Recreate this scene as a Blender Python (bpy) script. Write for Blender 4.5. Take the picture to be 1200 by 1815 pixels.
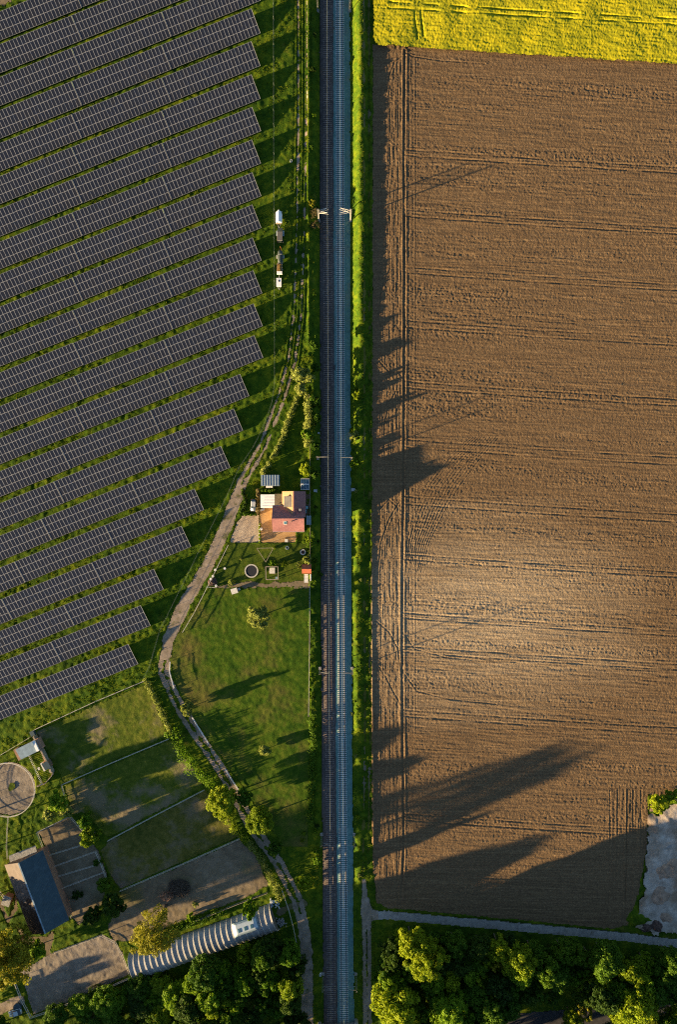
import bpy, bmesh, math, random
import numpy as np
from math import sin, cos, pi, radians, atan2, sqrt, hypot
from mathutils import Vector, Matrix

random.seed(7); np.random.seed(7)
for o in list(bpy.data.objects): bpy.data.objects.remove(o)
S = bpy.context.scene
COL = S.collection

# ------------------------------------------------------------------ camera, sky, sun, exposure
H = 205.0                      # flying height of the camera above the fields
cam_d = bpy.data.cameras.new('camera'); cam = bpy.data.objects.new('camera', cam_d); COL.objects.link(cam)
cam.location = (0, 0, H); cam.rotation_euler = (0, 0, 0)
cam_d.sensor_fit = 'VERTICAL'; cam_d.sensor_height = 36.0; cam_d.sensor_width = 36.0
cam_d.lens = 18.0*H/151.25
cam_d.clip_start = 1.0; cam_d.clip_end = 5000
S.camera = cam

SUN_EL = radians(7.6)          # evening sun, low in the left of the picture
SH_AZ = radians(20.3)          # shadows run to the right and a little up
to_sun = Vector((-cos(SH_AZ)*cos(SUN_EL), -sin(SH_AZ)*cos(SUN_EL), sin(SUN_EL)))
wd = bpy.data.worlds.new('World'); S.world = wd; wd.use_nodes = True
nt = wd.node_tree; nt.nodes.clear()
sky = nt.nodes.new('ShaderNodeTexSky'); sky.sky_type = 'NISHITA'; sky.sun_disc = False
sky.sun_elevation = SUN_EL
sky.air_density = 0.7; sky.dust_density = 0.3; sky.ozone_density = 1.5
sky.sun_rotation = atan2(to_sun.x, to_sun.y)
bg = nt.nodes.new('ShaderNodeBackground'); bg.inputs['Strength'].default_value = 0.05
wo = nt.nodes.new('ShaderNodeOutputWorld')
nt.links.new(sky.outputs[0], bg.inputs[0]); nt.links.new(bg.outputs[0], wo.inputs[0])
sun_d = bpy.data.lights.new('sun', 'SUN'); sun_o = bpy.data.objects.new('sun', sun_d); COL.objects.link(sun_o)
sun_d.energy = 5.0; sun_d.angle = radians(0.8); sun_d.color = (1.0, 0.72, 0.38)
sun_o.rotation_euler = (-to_sun).to_track_quat('-Z', 'Y').to_euler(); sun_o.location = (-60, -20, 40)
S.view_settings.view_transform = 'Standard'; S.view_settings.look = 'None'
S.view_settings.exposure = 2.3; S.view_settings.gamma = 1.0
S.cycles.max_bounces = 6; S.cycles.diffuse_bounces = 2; S.cycles.transparent_max_bounces = 8
S.cycles.use_denoising = False; S.cycles.filter_width = 1.15

# ------------------------------------------------------------------ helpers
def W(px, py, z=0.0):
    """place on the map: 6 photo pixels are one metre on the ground"""
    k = (H - z)/H/6.0
    return Vector(((px-600)*k, (907.5-py)*k, z))
def G(px, py): return ((px-600)/6.0, (907.5-py)/6.0)
def P2(pts): return [G(a, b) for a, b in pts]

_R = np.random.RandomState(3).rand(8, 256, 256).astype(np.float32)
def vn(x, y, s, seed=0):
    t = _R[seed % 8]; ox = (seed*37.3) % 91; 
    x = x/s + ox; y = y/s + ox*1.7
    xi = np.floor(x).astype(np.int64); yi = np.floor(y).astype(np.int64)
    fx = x-xi; fy = y-yi; fx = fx*fx*(3-2*fx); fy = fy*fy*(3-2*fy)
    x0 = xi & 255; x1 = (xi+1) & 255; y0 = yi & 255; y1 = (yi+1) & 255
    return (t[y0, x0]*(1-fx)+t[y0, x1]*fx)*(1-fy) + (t[y1, x0]*(1-fx)+t[y1, x1]*fx)*fy
def fbm(x, y, s, seed=0, n=3):
    r = 0; a = 0.5; tot = 0
    for k in range(n):
        r = r + a*vn(x, y, s/(2**k), seed+k); tot += a; a *= 0.5
    return r/tot
def d_line(x, y, pts):
    d = np.full(x.shape, 1e9)
    for (ax, ay), (bx, by) in zip(pts[:-1], pts[1:]):
        dx, dy = bx-ax, by-ay; L = dx*dx+dy*dy+1e-9
        t = np.clip(((x-ax)*dx+(y-ay)*dy)/L, 0, 1)
        d = np.minimum(d, (x-ax-t*dx)**2+(y-ay-t*dy)**2)
    return np.sqrt(d)
def inside(x, y, poly):
    r = np.zeros(x.shape, bool); n = len(poly)
    for i in range(n):
        ax, ay = poly[i]; bx, by = poly[(i+1) % n]
        if ay == by: continue
        c = ((ay > y) != (by > y)) & (x < (bx-ax)*(y-ay)/(by-ay)+ax)
        r ^= c
    return r
def sd_poly(poly):
    def f(x, y):
        d = d_line(x, y, list(poly)+[poly[0]])
        return np.where(inside(x, y, poly), -d, d)
    return f
def sd_strip(pts, hw):
    def f(x, y):
        w = hw(x, y) if callable(hw) else hw
        return d_line(x, y, pts)-w
    return f
def sd_circle(c, r):
    return lambda x, y: np.hypot(x-c[0], y-c[1])-r

def tag(o, label=None, cat=None, group=None, kind=None):
    if label: o['label'] = label
    if cat: o['category'] = cat
    if group: o['group'] = group
    if kind: o['kind'] = kind
    return o
def thing(name, label, cat, loc=(0, 0, 0), rz=0.0, group=None, scale=1.0):
    o = bpy.data.objects.new(name, None); COL.objects.link(o); o.empty_display_size = 0.3
    o.location = loc; o.rotation_euler = (0, 0, rz)
    o.scale = (scale,)*3 if not hasattr(scale, '__len__') else scale
    return tag(o, label, cat, group)
def link(name, me, parent=None, loc=None, rz=None):
    o = bpy.data.objects.new(name, me); COL.objects.link(o)
    if parent is not None: o.parent = parent
    if loc is not None: o.location = loc
    if rz is not None: o.rotation_euler = (0, 0, rz)
    return o

class MB:
    def __init__(s): s.v = []; s.f = []; s.m = []
    def add(s, vs, fs, m=0):
        b = len(s.v); s.v += [tuple(v) for v in vs]; s.f += [tuple(i+b for i in f) for f in fs]; s.m += [m]*len(fs)
    def box(s, c, d, rz=0.0, m=0, M=None, taper=1.0):
        x, y, z = (q/2 for q in d)
        vs = [Vector((sx*x*(taper if sz > 0 else 1), sy*y*(taper if sz > 0 else 1), sz*z)) for sz in (-1, 1) for sy in (-1, 1) for sx in (-1, 1)]
        R = M if M is not None else Matrix.Rotation(rz, 3, 'Z')
        vs = [R @ v + Vector(c) for v in vs]
        s.add(vs, [(0, 2, 3, 1), (4, 5, 7, 6), (0, 1, 5, 4), (2, 6, 7, 3), (0, 4, 6, 2), (1, 3, 7, 5)], m)
    def bar(s, a, b, w, h, m=0):
        a = Vector(a); b = Vector(b); d = b-a; L = d.length
        if L < 1e-6: return
        q = d.to_track_quat('X', 'Z').to_matrix()
        s.box((a+b)/2, (L, w, h), M=q, m=m)
    def tube(s, a, b, r0, r1=None, n=6, m=0, cap=True):
        r1 = r0 if r1 is None else r1
        a = Vector(a); b = Vector(b); q = (b-a).to_track_quat('Z', 'Y').to_matrix()
        vs = []
        for p, r in ((a, r0), (b, r1)):
            for k in range(n):
                t = 2*pi*k/n; vs.append(p + q @ Vector((r*cos(t), r*sin(t), 0)))
        fs = [(k, (k+1) % n, n+(k+1) % n, n+k) for k in range(n)]
        if cap: fs += [tuple(range(n-1, -1, -1)), tuple(range(n, 2*n))]
        s.add(vs, fs, m)
    def path(s, pts, r, n=6, m=0):
        for a, b in zip(pts[:-1], pts[1:]): s.tube(a, b, r, r, n, m)
    def prism(s, poly, z0, z1, m=0):
        n = len(poly)
        vs = [(x, y, z0) for x, y in poly]+[(x, y, z1) for x, y in poly]
        fs = [tuple(range(n-1, -1, -1)), tuple(range(n, 2*n))]+[(k, (k+1) % n, n+(k+1) % n, n+k) for k in range(n)]
        s.add(vs, fs, m)
    def ring(s, r0, r1, z0, z1, n=32, m=0, c=(0, 0)):
        vs = []
        for k in range(n):
            t = 2*pi*k/n
            for r, z in ((r0, z0), (r1, z0), (r1, z1), (r0, z1)): vs.append((c[0]+r*cos(t), c[1]+r*sin(t), z))
        fs = []
        for k in range(n):
            a = 4*k; b = 4*((k+1) % n)
            for i in range(4): fs.append((a+i, b+i, b+(i+1) % 4, a+(i+1) % 4))
        s.add(vs, fs, m)
    def slab(s, quad, t, m=0):
        """a sheet of thickness t hung below four points"""
        q = [Vector(p) for p in quad]; n = (q[1]-q[0]).cross(q[3]-q[0]).normalized()
        if n.z < 0: q.reverse(); n = -n
        vs = q+[p-n*t for p in q]; k = len(q)
        s.add(vs, [tuple(range(k)), tuple(range(2*k-1, k-1, -1))]+[(i, i+k, (i+1) % k+k, (i+1) % k) for i in range(k)], m)
    def mesh(s, name, mats, smooth=False):
        me = bpy.data.meshes.new(name); me.from_pydata(s.v, [], s.f)
        for m in (mats if isinstance(mats, (list, tuple)) else [mats]): me.materials.append(m)
        me.polygons.foreach_set('material_index', s.m)
        if smooth: me.polygons.foreach_set('use_smooth', [True]*len(s.f))
        me.update(); return me
    def build(s, name, mats, parent=None, smooth=False, loc=None, rz=None):
        return link(name, s.mesh(name, mats, smooth), parent, loc, rz)

def np_mesh(name, co, quads, mats, smooth=True):
    me = bpy.data.meshes.new(name)
    nq = len(quads); k = quads.shape[1]
    me.vertices.add(len(co)); me.vertices.foreach_set('co', np.ascontiguousarray(co, np.float32).ravel())
    me.loops.add(nq*k); me.loops.foreach_set('vertex_index', np.ascontiguousarray(quads, np.int32).ravel())
    me.polygons.add(nq); me.polygons.foreach_set('loop_start', np.arange(0, nq*k, k, dtype=np.int32))
    try: me.polygons.foreach_set('loop_total', np.full(nq, k, np.int32))
    except Exception: pass
    me.polygons.foreach_set('use_smooth', np.full(nq, smooth, bool))
    for m in (mats if isinstance(mats, (list, tuple)) else [mats]): me.materials.append(m)
    me.update(calc_edges=True); me.validate(); return me
def grid_mesh(name, xs, ys, hf, mat, mask=None, smooth=True):
    X, Y = np.meshgrid(xs, ys); nx, ny = len(xs), len(ys)
    i = np.arange(nx*ny).reshape(ny, nx)
    q = np.stack([i[:-1, :-1], i[:-1, 1:], i[1:, 1:], i[1:, :-1]], -1)
    if mask is not None:
        cx = (X[:-1, :-1]+X[1:, 1:])/2; cy = (Y[:-1, :-1]+Y[1:, 1:])/2
        q = q[mask(cx, cy)]
    q = q.reshape(-1, 4)
    used, inv = np.unique(q, return_inverse=True)
    x = X.ravel()[used]; y = Y.ravel()[used]
    co = np.stack([x, y, hf(x, y)], -1)
    return np_mesh(name, co, inv.reshape(-1, 4), mat, smooth)

# ------------------------------------------------------------------ materials (all procedural)
class Mat:
    def __init__(s, name, rough=0.9, spec=0.25, metal=0.0):
        s.m = bpy.data.materials.new(name); s.m.use_nodes = True; s.nt = s.m.node_tree; s.N = s.nt.nodes
        s.b = s.N['Principled BSDF']; s.b.inputs['Roughness'].default_value = rough
        s.b.inputs['Specular IOR Level'].default_value = spec; s.b.inputs['Metallic'].default_value = metal
    def L(s, a, b): s.nt.links.new(a, b)
    def pos(s, coords='world', scale=(1, 1, 1), rz=0.0):
        if coords == 'world': src = s.N.new('ShaderNodeNewGeometry').outputs['Position']
        else: src = s.N.new('ShaderNodeTexCoord').outputs['Object']
        mp = s.N.new('ShaderNodeMapping'); mp.inputs['Scale'].default_value = scale; mp.inputs['Rotation'].default_value = (0, 0, rz)
        s.L(src, mp.inputs[0]); return mp.outputs[0]
    def noise(s, p, scale, detail=3, rough=0.55, dist=0.0):
        n = s.N.new('ShaderNodeTexNoise'); n.inputs['Scale'].default_value = scale; n.inputs['Detail'].default_value = detail
        n.inputs['Roughness'].default_value = rough; n.inputs['Distortion'].default_value = dist
        s.L(p, n.inputs['Vector']); return n.outputs['Fac']
    def ramp(s, f, stops):
        r = s.N.new('ShaderNodeValToRGB'); e = r.color_ramp.elements
        while len(e) < len(stops): e.new(0.5)
        for el, (p, c) in zip(e, stops): el.position = p; el.color = (*c, 1) if hasattr(c, '__len__') else (c, c, c, 1)
        s.L(f, r.inputs[0]); return r.outputs[0]
    def mix(s, f, a, b, mode='MIX'):
        n = s.N.new('ShaderNodeMix'); n.data_type = 'RGBA'; n.blend_type = mode
        for sock, v in ((n.inputs[0], f), (n.inputs[6], a), (n.inputs[7], b)):
            if hasattr(v, 'is_linked'): s.L(v, sock)
            elif hasattr(v, '__len__'): sock.default_value = (*v, 1)
            else: sock.default_value = v
        return n.outputs[2]
    def color(s, c):
        if hasattr(c, 'is_linked'): s.L(c, s.b.inputs['Base Color'])
        else: s.b.inputs['Base Color'].default_value = (*c, 1)
    def bump(s, f, strength=0.5, dist=0.1):
        n = s.N.new('ShaderNodeBump'); n.inputs['Strength'].default_value = strength; n.inputs['Distance'].default_value = dist
        s.L(f, n.inputs['Height']); s.L(n.outputs[0], s.b.inputs['Normal'])
def simple(name, c, var=0.15, scale=2.0, rough=0.8, spec=0.25, metal=0.0, coords='object', bump=None):
    m = Mat(name, rough, spec, metal); p = m.pos(coords)
    f = m.noise(p, scale, 4)
    lo = tuple(max(0, q*(1-var*1.6)) for q in c); hi = tuple(min(1, q*(1+var*1.4)) for q in c)
    m.color(m.ramp(f, [(0.3, lo), (0.7, hi)]))
    if bump: m.bump(m.noise(p, bump[0], 3), bump[1], bump[2])
    return m.m
def ground_mat(name, c_lo, c_mid, c_hi, s1=0.12, s2=0.9, s3=3.5, rough=0.95, patch=None, bump=(4.0, 0.6, 0.12)):
    m = Mat(name, rough, 0.1); p = m.pos()
    a = m.noise(p, s1, 4, 0.6); b = m.noise(p, s2, 4, 0.65); c = m.noise(p, s3, 3, 0.6)
    x = m.N.new('ShaderNodeMath'); x.operation = 'MULTIPLY_ADD'; x.inputs[1].default_value = 0.5; m.L(b, x.inputs[0]); 
    y = m.N.new('ShaderNodeMath'); y.operation = 'MULTIPLY_ADD'; y.inputs[1].default_value = 0.35; m.L(a, y.inputs[0])
    z = m.N.new('ShaderNodeMath'); z.operation = 'MULTIPLY'; z.inputs[1].default_value = 0.15; m.L(c, z.inputs[0])
    m.L(z.outputs[0], y.inputs[2]); m.L(y.outputs[0], x.inputs[2])
    col = m.ramp(x.outputs[0], [(0.39, c_lo), (0.5, c_mid), (0.61, c_hi)])
    if patch:
        (pc, ps, lo, hi) = patch
        col = m.mix(m.ramp(m.noise(p, ps, 5, 0.65), [(lo, 0.0), (hi, 1.0)]), col, pc)
    m.color(col)
    if bump: m.bump(m.noise(p, bump[0], 4, 0.65), bump[1], bump[2])
    return m.m

M = {}
M['grass'] = ground_mat('lush_grass', (0.020, 0.054, 0.003), (0.050, 0.095, 0.004), (0.120, 0.150, 0.006), 0.06, 0.5, 2.5, patch=((0.13, 0.115, 0.02), 0.10, 0.62, 0.78), bump=(3.0, 0.8, 0.12))
M['meadow'] = ground_mat('mown_grass', (0.025, 0.066, 0.004), (0.051, 0.097, 0.006), (0.098, 0.128, 0.013), 0.05, 0.4, 2.5, patch=((0.125, 0.105, 0.028), 0.06, 0.50, 0.70))
M['lawn'] = ground_mat('garden_lawn', (0.033, 0.064, 0.006), (0.060, 0.092, 0.008), (0.10, 0.12, 0.014), 0.09, 0.6, 3, patch=((0.14, 0.11, 0.05), 0.14, 0.62, 0.75))
M['paddock'] = ground_mat('grazed_grass', (0.046, 0.080, 0.008), (0.086, 0.116, 0.011), (0.150, 0.158, 0.024), 0.05, 0.5, 2.5, patch=((0.20, 0.165, 0.095), 0.075, 0.50, 0.64))
M['paddock_worn'] = ground_mat('worn_paddock', (0.060, 0.074, 0.012), (0.110, 0.108, 0.020), (0.17, 0.150, 0.040), 0.05, 0.5, 2.5, patch=((0.19, 0.15, 0.11), 0.05, 0.52, 0.66))
M['dirt'] = ground_mat('trodden_earth', (0.135, 0.105, 0.065), (0.19, 0.15, 0.095), (0.25, 0.20, 0.135), 0.06, 0.4, 2.5, patch=((0.10, 0.105, 0.025), 0.05, 0.54, 0.70), bump=(3, 0.35, 0.08))
M['sand'] = ground_mat('riding_sand', (0.17, 0.142, 0.11), (0.23, 0.195, 0.155), (0.31, 0.265, 0.21), 0.10, 0.5, 3, bump=(2.0, 0.4, 0.12))
M['track'] = ground_mat('track_gravel', (0.19, 0.152, 0.11), (0.27, 0.218, 0.165), (0.36, 0.295, 0.23), 0.12, 0.5, 3, patch=((0.08, 0.090, 0.025), 0.35, 0.56, 0.70), bump=(4, 0.3, 0.06))
M['yard_gravel'] = ground_mat('yard_gravel', (0.33, 0.255, 0.18), (0.42, 0.33, 0.24), (0.50, 0.41, 0.30), 0.2, 1.5, 6)
M['paving'] = ground_mat('orange_paving', (0.34, 0.20, 0.09), (0.42, 0.26, 0.12), (0.50, 0.33, 0.17), 0.2, 1.2, 5, bump=(5, 0.3, 0.05))
M['site'] = ground_mat('pale_building_ground', (0.29, 0.24, 0.19), (0.43, 0.37, 0.305), (0.58, 0.51, 0.43), 0.05, 0.4, 2.5, patch=((0.25, 0.17, 0.105), 0.06, 0.44, 0.60))
M['concrete'] = ground_mat('lane_concrete', (0.24, 0.225, 0.20), (0.33, 0.31, 0.28), (0.40, 0.38, 0.34), 0.2, 0.9, 4, patch=((0.14, 0.12, 0.09), 0.35, 0.58, 0.72), bump=(5, 0.3, 0.05))
M['asphalt'] = ground_mat('road_asphalt', (0.045, 0.046, 0.05), (0.06, 0.06, 0.065), (0.08, 0.08, 0.08), bump=(6, 0.3, 0.03))
M['ballast_new'] = ground_mat('grey_ballast', (0.085, 0.180, 0.170), (0.120, 0.235, 0.225), (0.18, 0.30, 0.285), 0.1, 1.2, 7, patch=((0.17, 0.19, 0.17), 0.12, 0.54, 0.72), bump=(6, 1.0, 0.06))
M['ballast_old'] = ground_mat('brown_ballast', (0.060, 0.052, 0.050), (0.095, 0.082, 0.076), (0.15, 0.125, 0.11), 0.1, 1.2, 7, patch=((0.13, 0.095, 0.07), 0.12, 0.52, 0.70), bump=(6, 1.0, 0.06))
def soil_mat():
    m = Mat('ploughed_soil', 0.95, 0.1)
    p = m.pos(); q = m.pos('world', (0.05, 1.9, 1), radians(3.6))
    qb = m.pos('world', (0.011, 0.085, 1), radians(3.6)); big = m.noise(qb, 1.0, 5, 0.65); streak = m.noise(q, 1.0, 5, 0.7); mid = m.noise(p, 0.5, 4, 0.65); fine = m.noise(p, 4.0, 3, 0.6)
    a = m.ramp(streak, [(0.3, (0.125, 0.080, 0.042)), (0.52, (0.182, 0.118, 0.060)), (0.72, (0.265, 0.178, 0.094))])
    b = m.mix(m.ramp(mid, [(0.35, 0.0), (0.7, 0.55)]), a, (0.120, 0.076, 0.040))
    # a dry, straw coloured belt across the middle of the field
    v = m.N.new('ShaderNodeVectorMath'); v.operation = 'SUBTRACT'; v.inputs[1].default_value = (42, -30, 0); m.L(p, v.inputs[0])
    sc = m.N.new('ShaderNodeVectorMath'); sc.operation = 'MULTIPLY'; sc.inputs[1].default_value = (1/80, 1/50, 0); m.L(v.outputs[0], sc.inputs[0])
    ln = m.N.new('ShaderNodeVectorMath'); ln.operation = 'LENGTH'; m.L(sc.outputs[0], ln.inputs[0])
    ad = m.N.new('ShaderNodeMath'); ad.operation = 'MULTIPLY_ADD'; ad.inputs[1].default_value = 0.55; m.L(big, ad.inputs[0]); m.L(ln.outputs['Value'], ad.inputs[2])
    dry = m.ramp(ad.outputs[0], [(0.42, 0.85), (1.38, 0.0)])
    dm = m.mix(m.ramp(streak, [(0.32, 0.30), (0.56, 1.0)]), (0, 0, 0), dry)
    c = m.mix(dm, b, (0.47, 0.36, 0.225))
    gr = m.noise(p, 2.2, 5, 0.75)
    c = m.mix(m.ramp(gr, [(0.34, 0.75), (0.50, 0.0)]), c, (0.085, 0.055, 0.034))
    c = m.mix(m.ramp(gr, [(0.54, 0.0), (0.70, 0.6)]), c, (0.33, 0.225, 0.125))
    m.color(c)
    s = m.N.new('ShaderNodeMath'); s.operation = 'ADD'; m.L(fine, s.inputs[0]); m.L(mid, s.inputs[1])
    m.bump(s.outputs[0], 0.8, 0.10)
    return m.m
M['soil'] = soil_mat()
def rape_mat():
    m = Mat('rapeseed_bloom', 0.8, 0.2); p = m.pos()
    f = m.noise(p, 3.2, 5, 0.75); g = m.noise(p, 0.15, 3, 0.6)
    a = m.ramp(f, [(0.30, (0.20, 0.21, 0.006)), (0.42, (0.40, 0.36, 0.006)), (0.66, (0.55, 0.46, 0.008))])
    b = m.mix(m.ramp(g, [(0.40, 0.0), (0.64, 0.65)]), a, (0.24, 0.26, 0.006))
    m.color(b); m.bump(m.noise(p, 3.5, 4, 0.7), 0.5, 0.10)
    return m.m
M['rape'] = rape_mat()
def leaf_mat(name, lo, mid, hi, trans=0.35):
    m = Mat(name, 0.75, 0.2); p = m.pos()
    oi = m.N.new('ShaderNodeObjectInfo')
    f = m.noise(p, 0.9, 3, 0.6)
    mx = m.N.new('ShaderNodeMath'); mx.operation = 'MULTIPLY_ADD'; mx.inputs[1].default_value = 0.30; m.L(oi.outputs['Random'], mx.inputs[0])
    sb = m.N.new('ShaderNodeMath'); sb.operation = 'SUBTRACT'; sb.inputs[1].default_value = 0.15; m.L(f, sb.inputs[0]); m.L(sb.outputs[0], mx.inputs[2])
    c = m.ramp(mx.outputs[0], [(0.3, lo), (0.5, mid), (0.7, hi)])
    m.color(c)
    tr = m.N.new('ShaderNodeBsdfTranslucent'); m.L(c, tr.inputs[0])
    ms = m.N.new('ShaderNodeMixShader'); ms.inputs[0].default_value = trans
    m.L(m.b.outputs[0], ms.inputs[1]); m.L(tr.outputs[0], ms.inputs[2]); m.L(ms.outputs[0], m.N['Material Output'].inputs[0])
    return m.m
M['leaf_green'] = leaf_mat('leaves_green', (0.038, 0.092, 0.005), (0.062, 0.132, 0.006), (0.100, 0.180, 0.008))
M['leaf_yellow'] = leaf_mat('leaves_yellow_green', (0.13, 0.200, 0.005), (0.19, 0.260, 0.006), (0.26, 0.320, 0.008))
M['leaf_lime'] = leaf_mat('leaves_lime', (0.075, 0.160, 0.005), (0.115, 0.215, 0.006), (0.17, 0.270, 0.008))
M['leaf_ochre'] = leaf_mat('leaves_ochre', (0.14, 0.150, 0.008), (0.19, 0.195, 0.010), (0.25, 0.24, 0.016))
M['leaf_pale'] = leaf_mat('leaves_pale', (0.17, 0.21, 0.035), (0.25, 0.29, 0.055), (0.34, 0.37, 0.09))
M['leaf_dark'] = leaf_mat('leaves_dark', (0.020, 0.052, 0.005), (0.036, 0.076, 0.006), (0.062, 0.108, 0.008))
M['leaf_brown'] = leaf_mat('twigs_brown', (0.10, 0.085, 0.03), (0.14, 0.115, 0.042), (0.18, 0.15, 0.06))
M['bark'] = simple('bark', (0.10, 0.075, 0.055), 0.3, 3, 0.95, bump=(8, 0.6, 0.05))
M['tuft'] = leaf_mat('grass_blades', (0.065, 0.110, 0.004), (0.120, 0.165, 0.005), (0.20, 0.215, 0.008), 0.4)
def panel_mat():
    m = Mat('solar_cells', 0.18, 0.5); p = m.pos('object')
    oi = m.N.new('ShaderNodeObjectInfo')
    br = m.N.new('ShaderNodeTexBrick'); br.offset = 0.0; br.inputs['Scale'].default_value = 1.0
    br.inputs['Brick Width'].default_value = 0.18; br.inputs['Row Height'].default_value = 0.18; br.inputs['Mortar Size'].default_value = 0.008
    br.inputs['Color1'].default_value = (0.013, 0.017, 0.030, 1); br.inputs['Color2'].default_value = (0.016, 0.020, 0.034, 1); br.inputs['Mortar'].default_value = (0.055, 0.06, 0.075, 1)
    m.L(p, br.inputs['Vector'])
    c = m.mix(m.ramp(oi.outputs['Random'], [(0.0, 0.0), (0.75, 0.35), (0.9, 0.4), (1.0, 1.0)]), br.outputs[0], (0.028, 0.029, 0.036))
    m.color(c); return m.m
M['cells'] = panel_mat()
M['alu'] = simple('aluminium_frame', (0.42, 0.42, 0.41), 0.08, 3, 0.5, 0.4)
M['steel'] = simple('galvanised_steel', (0.40, 0.40, 0.40), 0.12, 4, 0.5, 0.5, 0.2)
M['mast_dull'] = simple('dull_mast_paint', (0.22, 0.22, 0.20), 0.15, 3, 0.6)
M['mast'] = simple('pale_mast_paint', (0.62, 0.60, 0.54), 0.1, 3, 0.6)
M['rail_steel'] = simple('rail_steel', (0.11, 0.085, 0.07), 0.2, 3, 0.5, 0.5, 0.2)
M['sleeper_c'] = simple('concrete_sleeper', (0.62, 0.61, 0.57), 0.12, 1.0, 0.9, coords='world')
M['sleeper_w'] = simple('old_brown_sleeper', (0.27, 0.215, 0.185), 0.3, 1.2, 0.95, coords='world')
M['wood'] = simple('weathered_wood', (0.33, 0.27, 0.20), 0.25, 3, 0.9)
M['wood_dark'] = simple('dark_wood', (0.16, 0.11, 0.075), 0.25, 3, 0.9)
M['wood_red'] = simple('reddish_wood', (0.34, 0.20, 0.13), 0.25, 3, 0.9)
M['white'] = simple('white_paint', (0.72, 0.71, 0.68), 0.06, 2, 0.6)
M['white_sheet'] = simple('white_roof_sheet', (0.86, 0.86, 0.84), 0.04, 1.2, 0.5)
M['tape'] = simple('pale_fence_rail', (0.50, 0.47, 0.40), 0.15, 2, 0.7)
M['wire'] = simple('fence_wire', (0.20, 0.24, 0.18), 0.1, 2, 0.6)
M['render'] = simple('cream_render', (0.55, 0.46, 0.33), 0.08, 2, 0.9)
M['brick'] = simple('brick_wall', (0.30, 0.17, 0.11), 0.2, 6, 0.9)
def tile_mat(name, c, row=0.34, alt=None):
    m = Mat(name, 0.6, 0.35); p = m.pos('object')
    wv = m.N.new('ShaderNodeTexWave'); wv.wave_type = 'BANDS'; wv.bands_direction = 'X'; wv.inputs['Scale'].default_value = 1.05; wv.inputs['Distortion'].default_value = 0.3
    wv2 = m.N.new('ShaderNodeTexWave'); wv2.wave_type = 'BANDS'; wv2.bands_direction = 'Y'; wv2.inputs['Scale'].default_value = 0.95; wv2.inputs['Distortion'].default_value = 0.3
    m.L(p, wv.inputs['Vector']); m.L(p, wv2.inputs['Vector'])
    f = m.noise(p, 1.6, 4, 0.6)
    base = m.ramp(f, [(0.3, tuple(q*0.75 for q in c)), (0.7, tuple(min(1, q*1.2) for q in c))])
    c2 = m.mix(m.ramp(wv.outputs[1], [(0.0, 0.55), (0.3, 0.0)]), base, tuple(q*0.45 for q in c))
    m.color(c2)
    s = m.N.new('ShaderNodeMath'); s.operation = 'ADD'; m.L(wv.outputs[1], s.inputs[0]); m.L(wv2.outputs[1], s.inputs[1])
    m.bump(s.outputs[0], 0.5, 0.05); return m.m
M['tile'] = tile_mat('red_roof_tile', (0.31, 0.135, 0.128))
M['tile_sunlit'] = tile_mat('sunlit_roof_tile', (0.36, 0.21, 0.095))  # red tile turned orange: the low sun is painted into this colour
def seam_mat(name, c, scale=1.0, axis='X', rough=0.45, stain=None, spec=0.4):
    m = Mat(name, rough, spec); p = m.pos('object')
    wv = m.N.new('ShaderNodeTexWave'); wv.wave_type = 'BANDS'; wv.bands_direction = axis; wv.inputs['Scale'].default_value = scale; wv.inputs['Distortion'].default_value = 0
    m.L(p, wv.inputs['Vector'])
    f = m.noise(p, 0.8, 5, 0.65)
    col = m.ramp(f, [(0.3, tuple(q*0.8 for q in c)), (0.7, tuple(min(1, q*1.15) for q in c))])
    col = m.mix(m.ramp(wv.outputs[1], [(0.0, 0.5), (0.18, 0.0)]), col, tuple(q*0.5 for q in c))
    if stain:
        sc, s, lo, hi = stain
        col = m.mix(m.ramp(m.noise(p, s, 6, 0.7), [(lo, 0.0), (hi, 1.0)]), col, sc)
    m.color(col); m.bump(wv.outputs[1], 0.4, 0.04); return m.m
M['seam_blue'] = seam_mat('blue_grey_metal_roof', (0.26, 0.34, 0.38), 0.28)
M['seam_grey'] = seam_mat('grey_dormer_roof', (0.30, 0.27, 0.22), 0.5)
M['barn_blue'] = seam_mat('dark_blue_barn_roof', (0.042, 0.076, 0.092), 0.9, 'Y', stain=((0.075, 0.115, 0.13), 0.5, 0.5, 0.75))
M['barn_pale'] = seam_mat('moss_and_shade_barn_roof', (0.19, 0.155, 0.135), 0.9, 'Y', stain=((0.05, 0.026, 0.018), 0.45, 0.47, 0.58))
def barn_pale_mat():
    m = Mat('moss_and_shade_barn_roof', 0.8, 0.2); p = m.pos('object')
    sp = m.N.new('ShaderNodeSeparateXYZ'); m.L(p, sp.inputs[0])
    f = m.noise(p, 0.55, 6, 0.72); g = m.noise(p, 0.7, 4, 0.6)
    ad = m.N.new('ShaderNodeMath'); ad.operation = 'MULTIPLY_ADD'; ad.inputs[1].default_value = 0.022; m.L(sp.outputs['X'], ad.inputs[0]); m.L(f, ad.inputs[2])
    base = m.ramp(g, [(0.3, (0.085, 0.068, 0.060)), (0.7, (0.135, 0.110, 0.098))])
    m.color(m.mix(m.ramp(ad.outputs[0], [(0.46, 0.0), (0.55, 1.0)]), base, (0.032, 0.018, 0.014)))  # brown moss and painted shade in one dark colour, spreading towards the lower end
    wv = m.N.new('ShaderNodeTexWave'); wv.bands_direction = 'X'; wv.inputs['Scale'].default_value = 0.9; m.L(p, wv.inputs['Vector']); m.bump(wv.outputs[1], 0.3, 0.03); return m.m
M['barn_pale'] = barn_pale_mat()
M['blue_sheet'] = simple('pale_blue_sheet', (0.24, 0.33, 0.39), 0.15, 0.8, 0.5)
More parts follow.
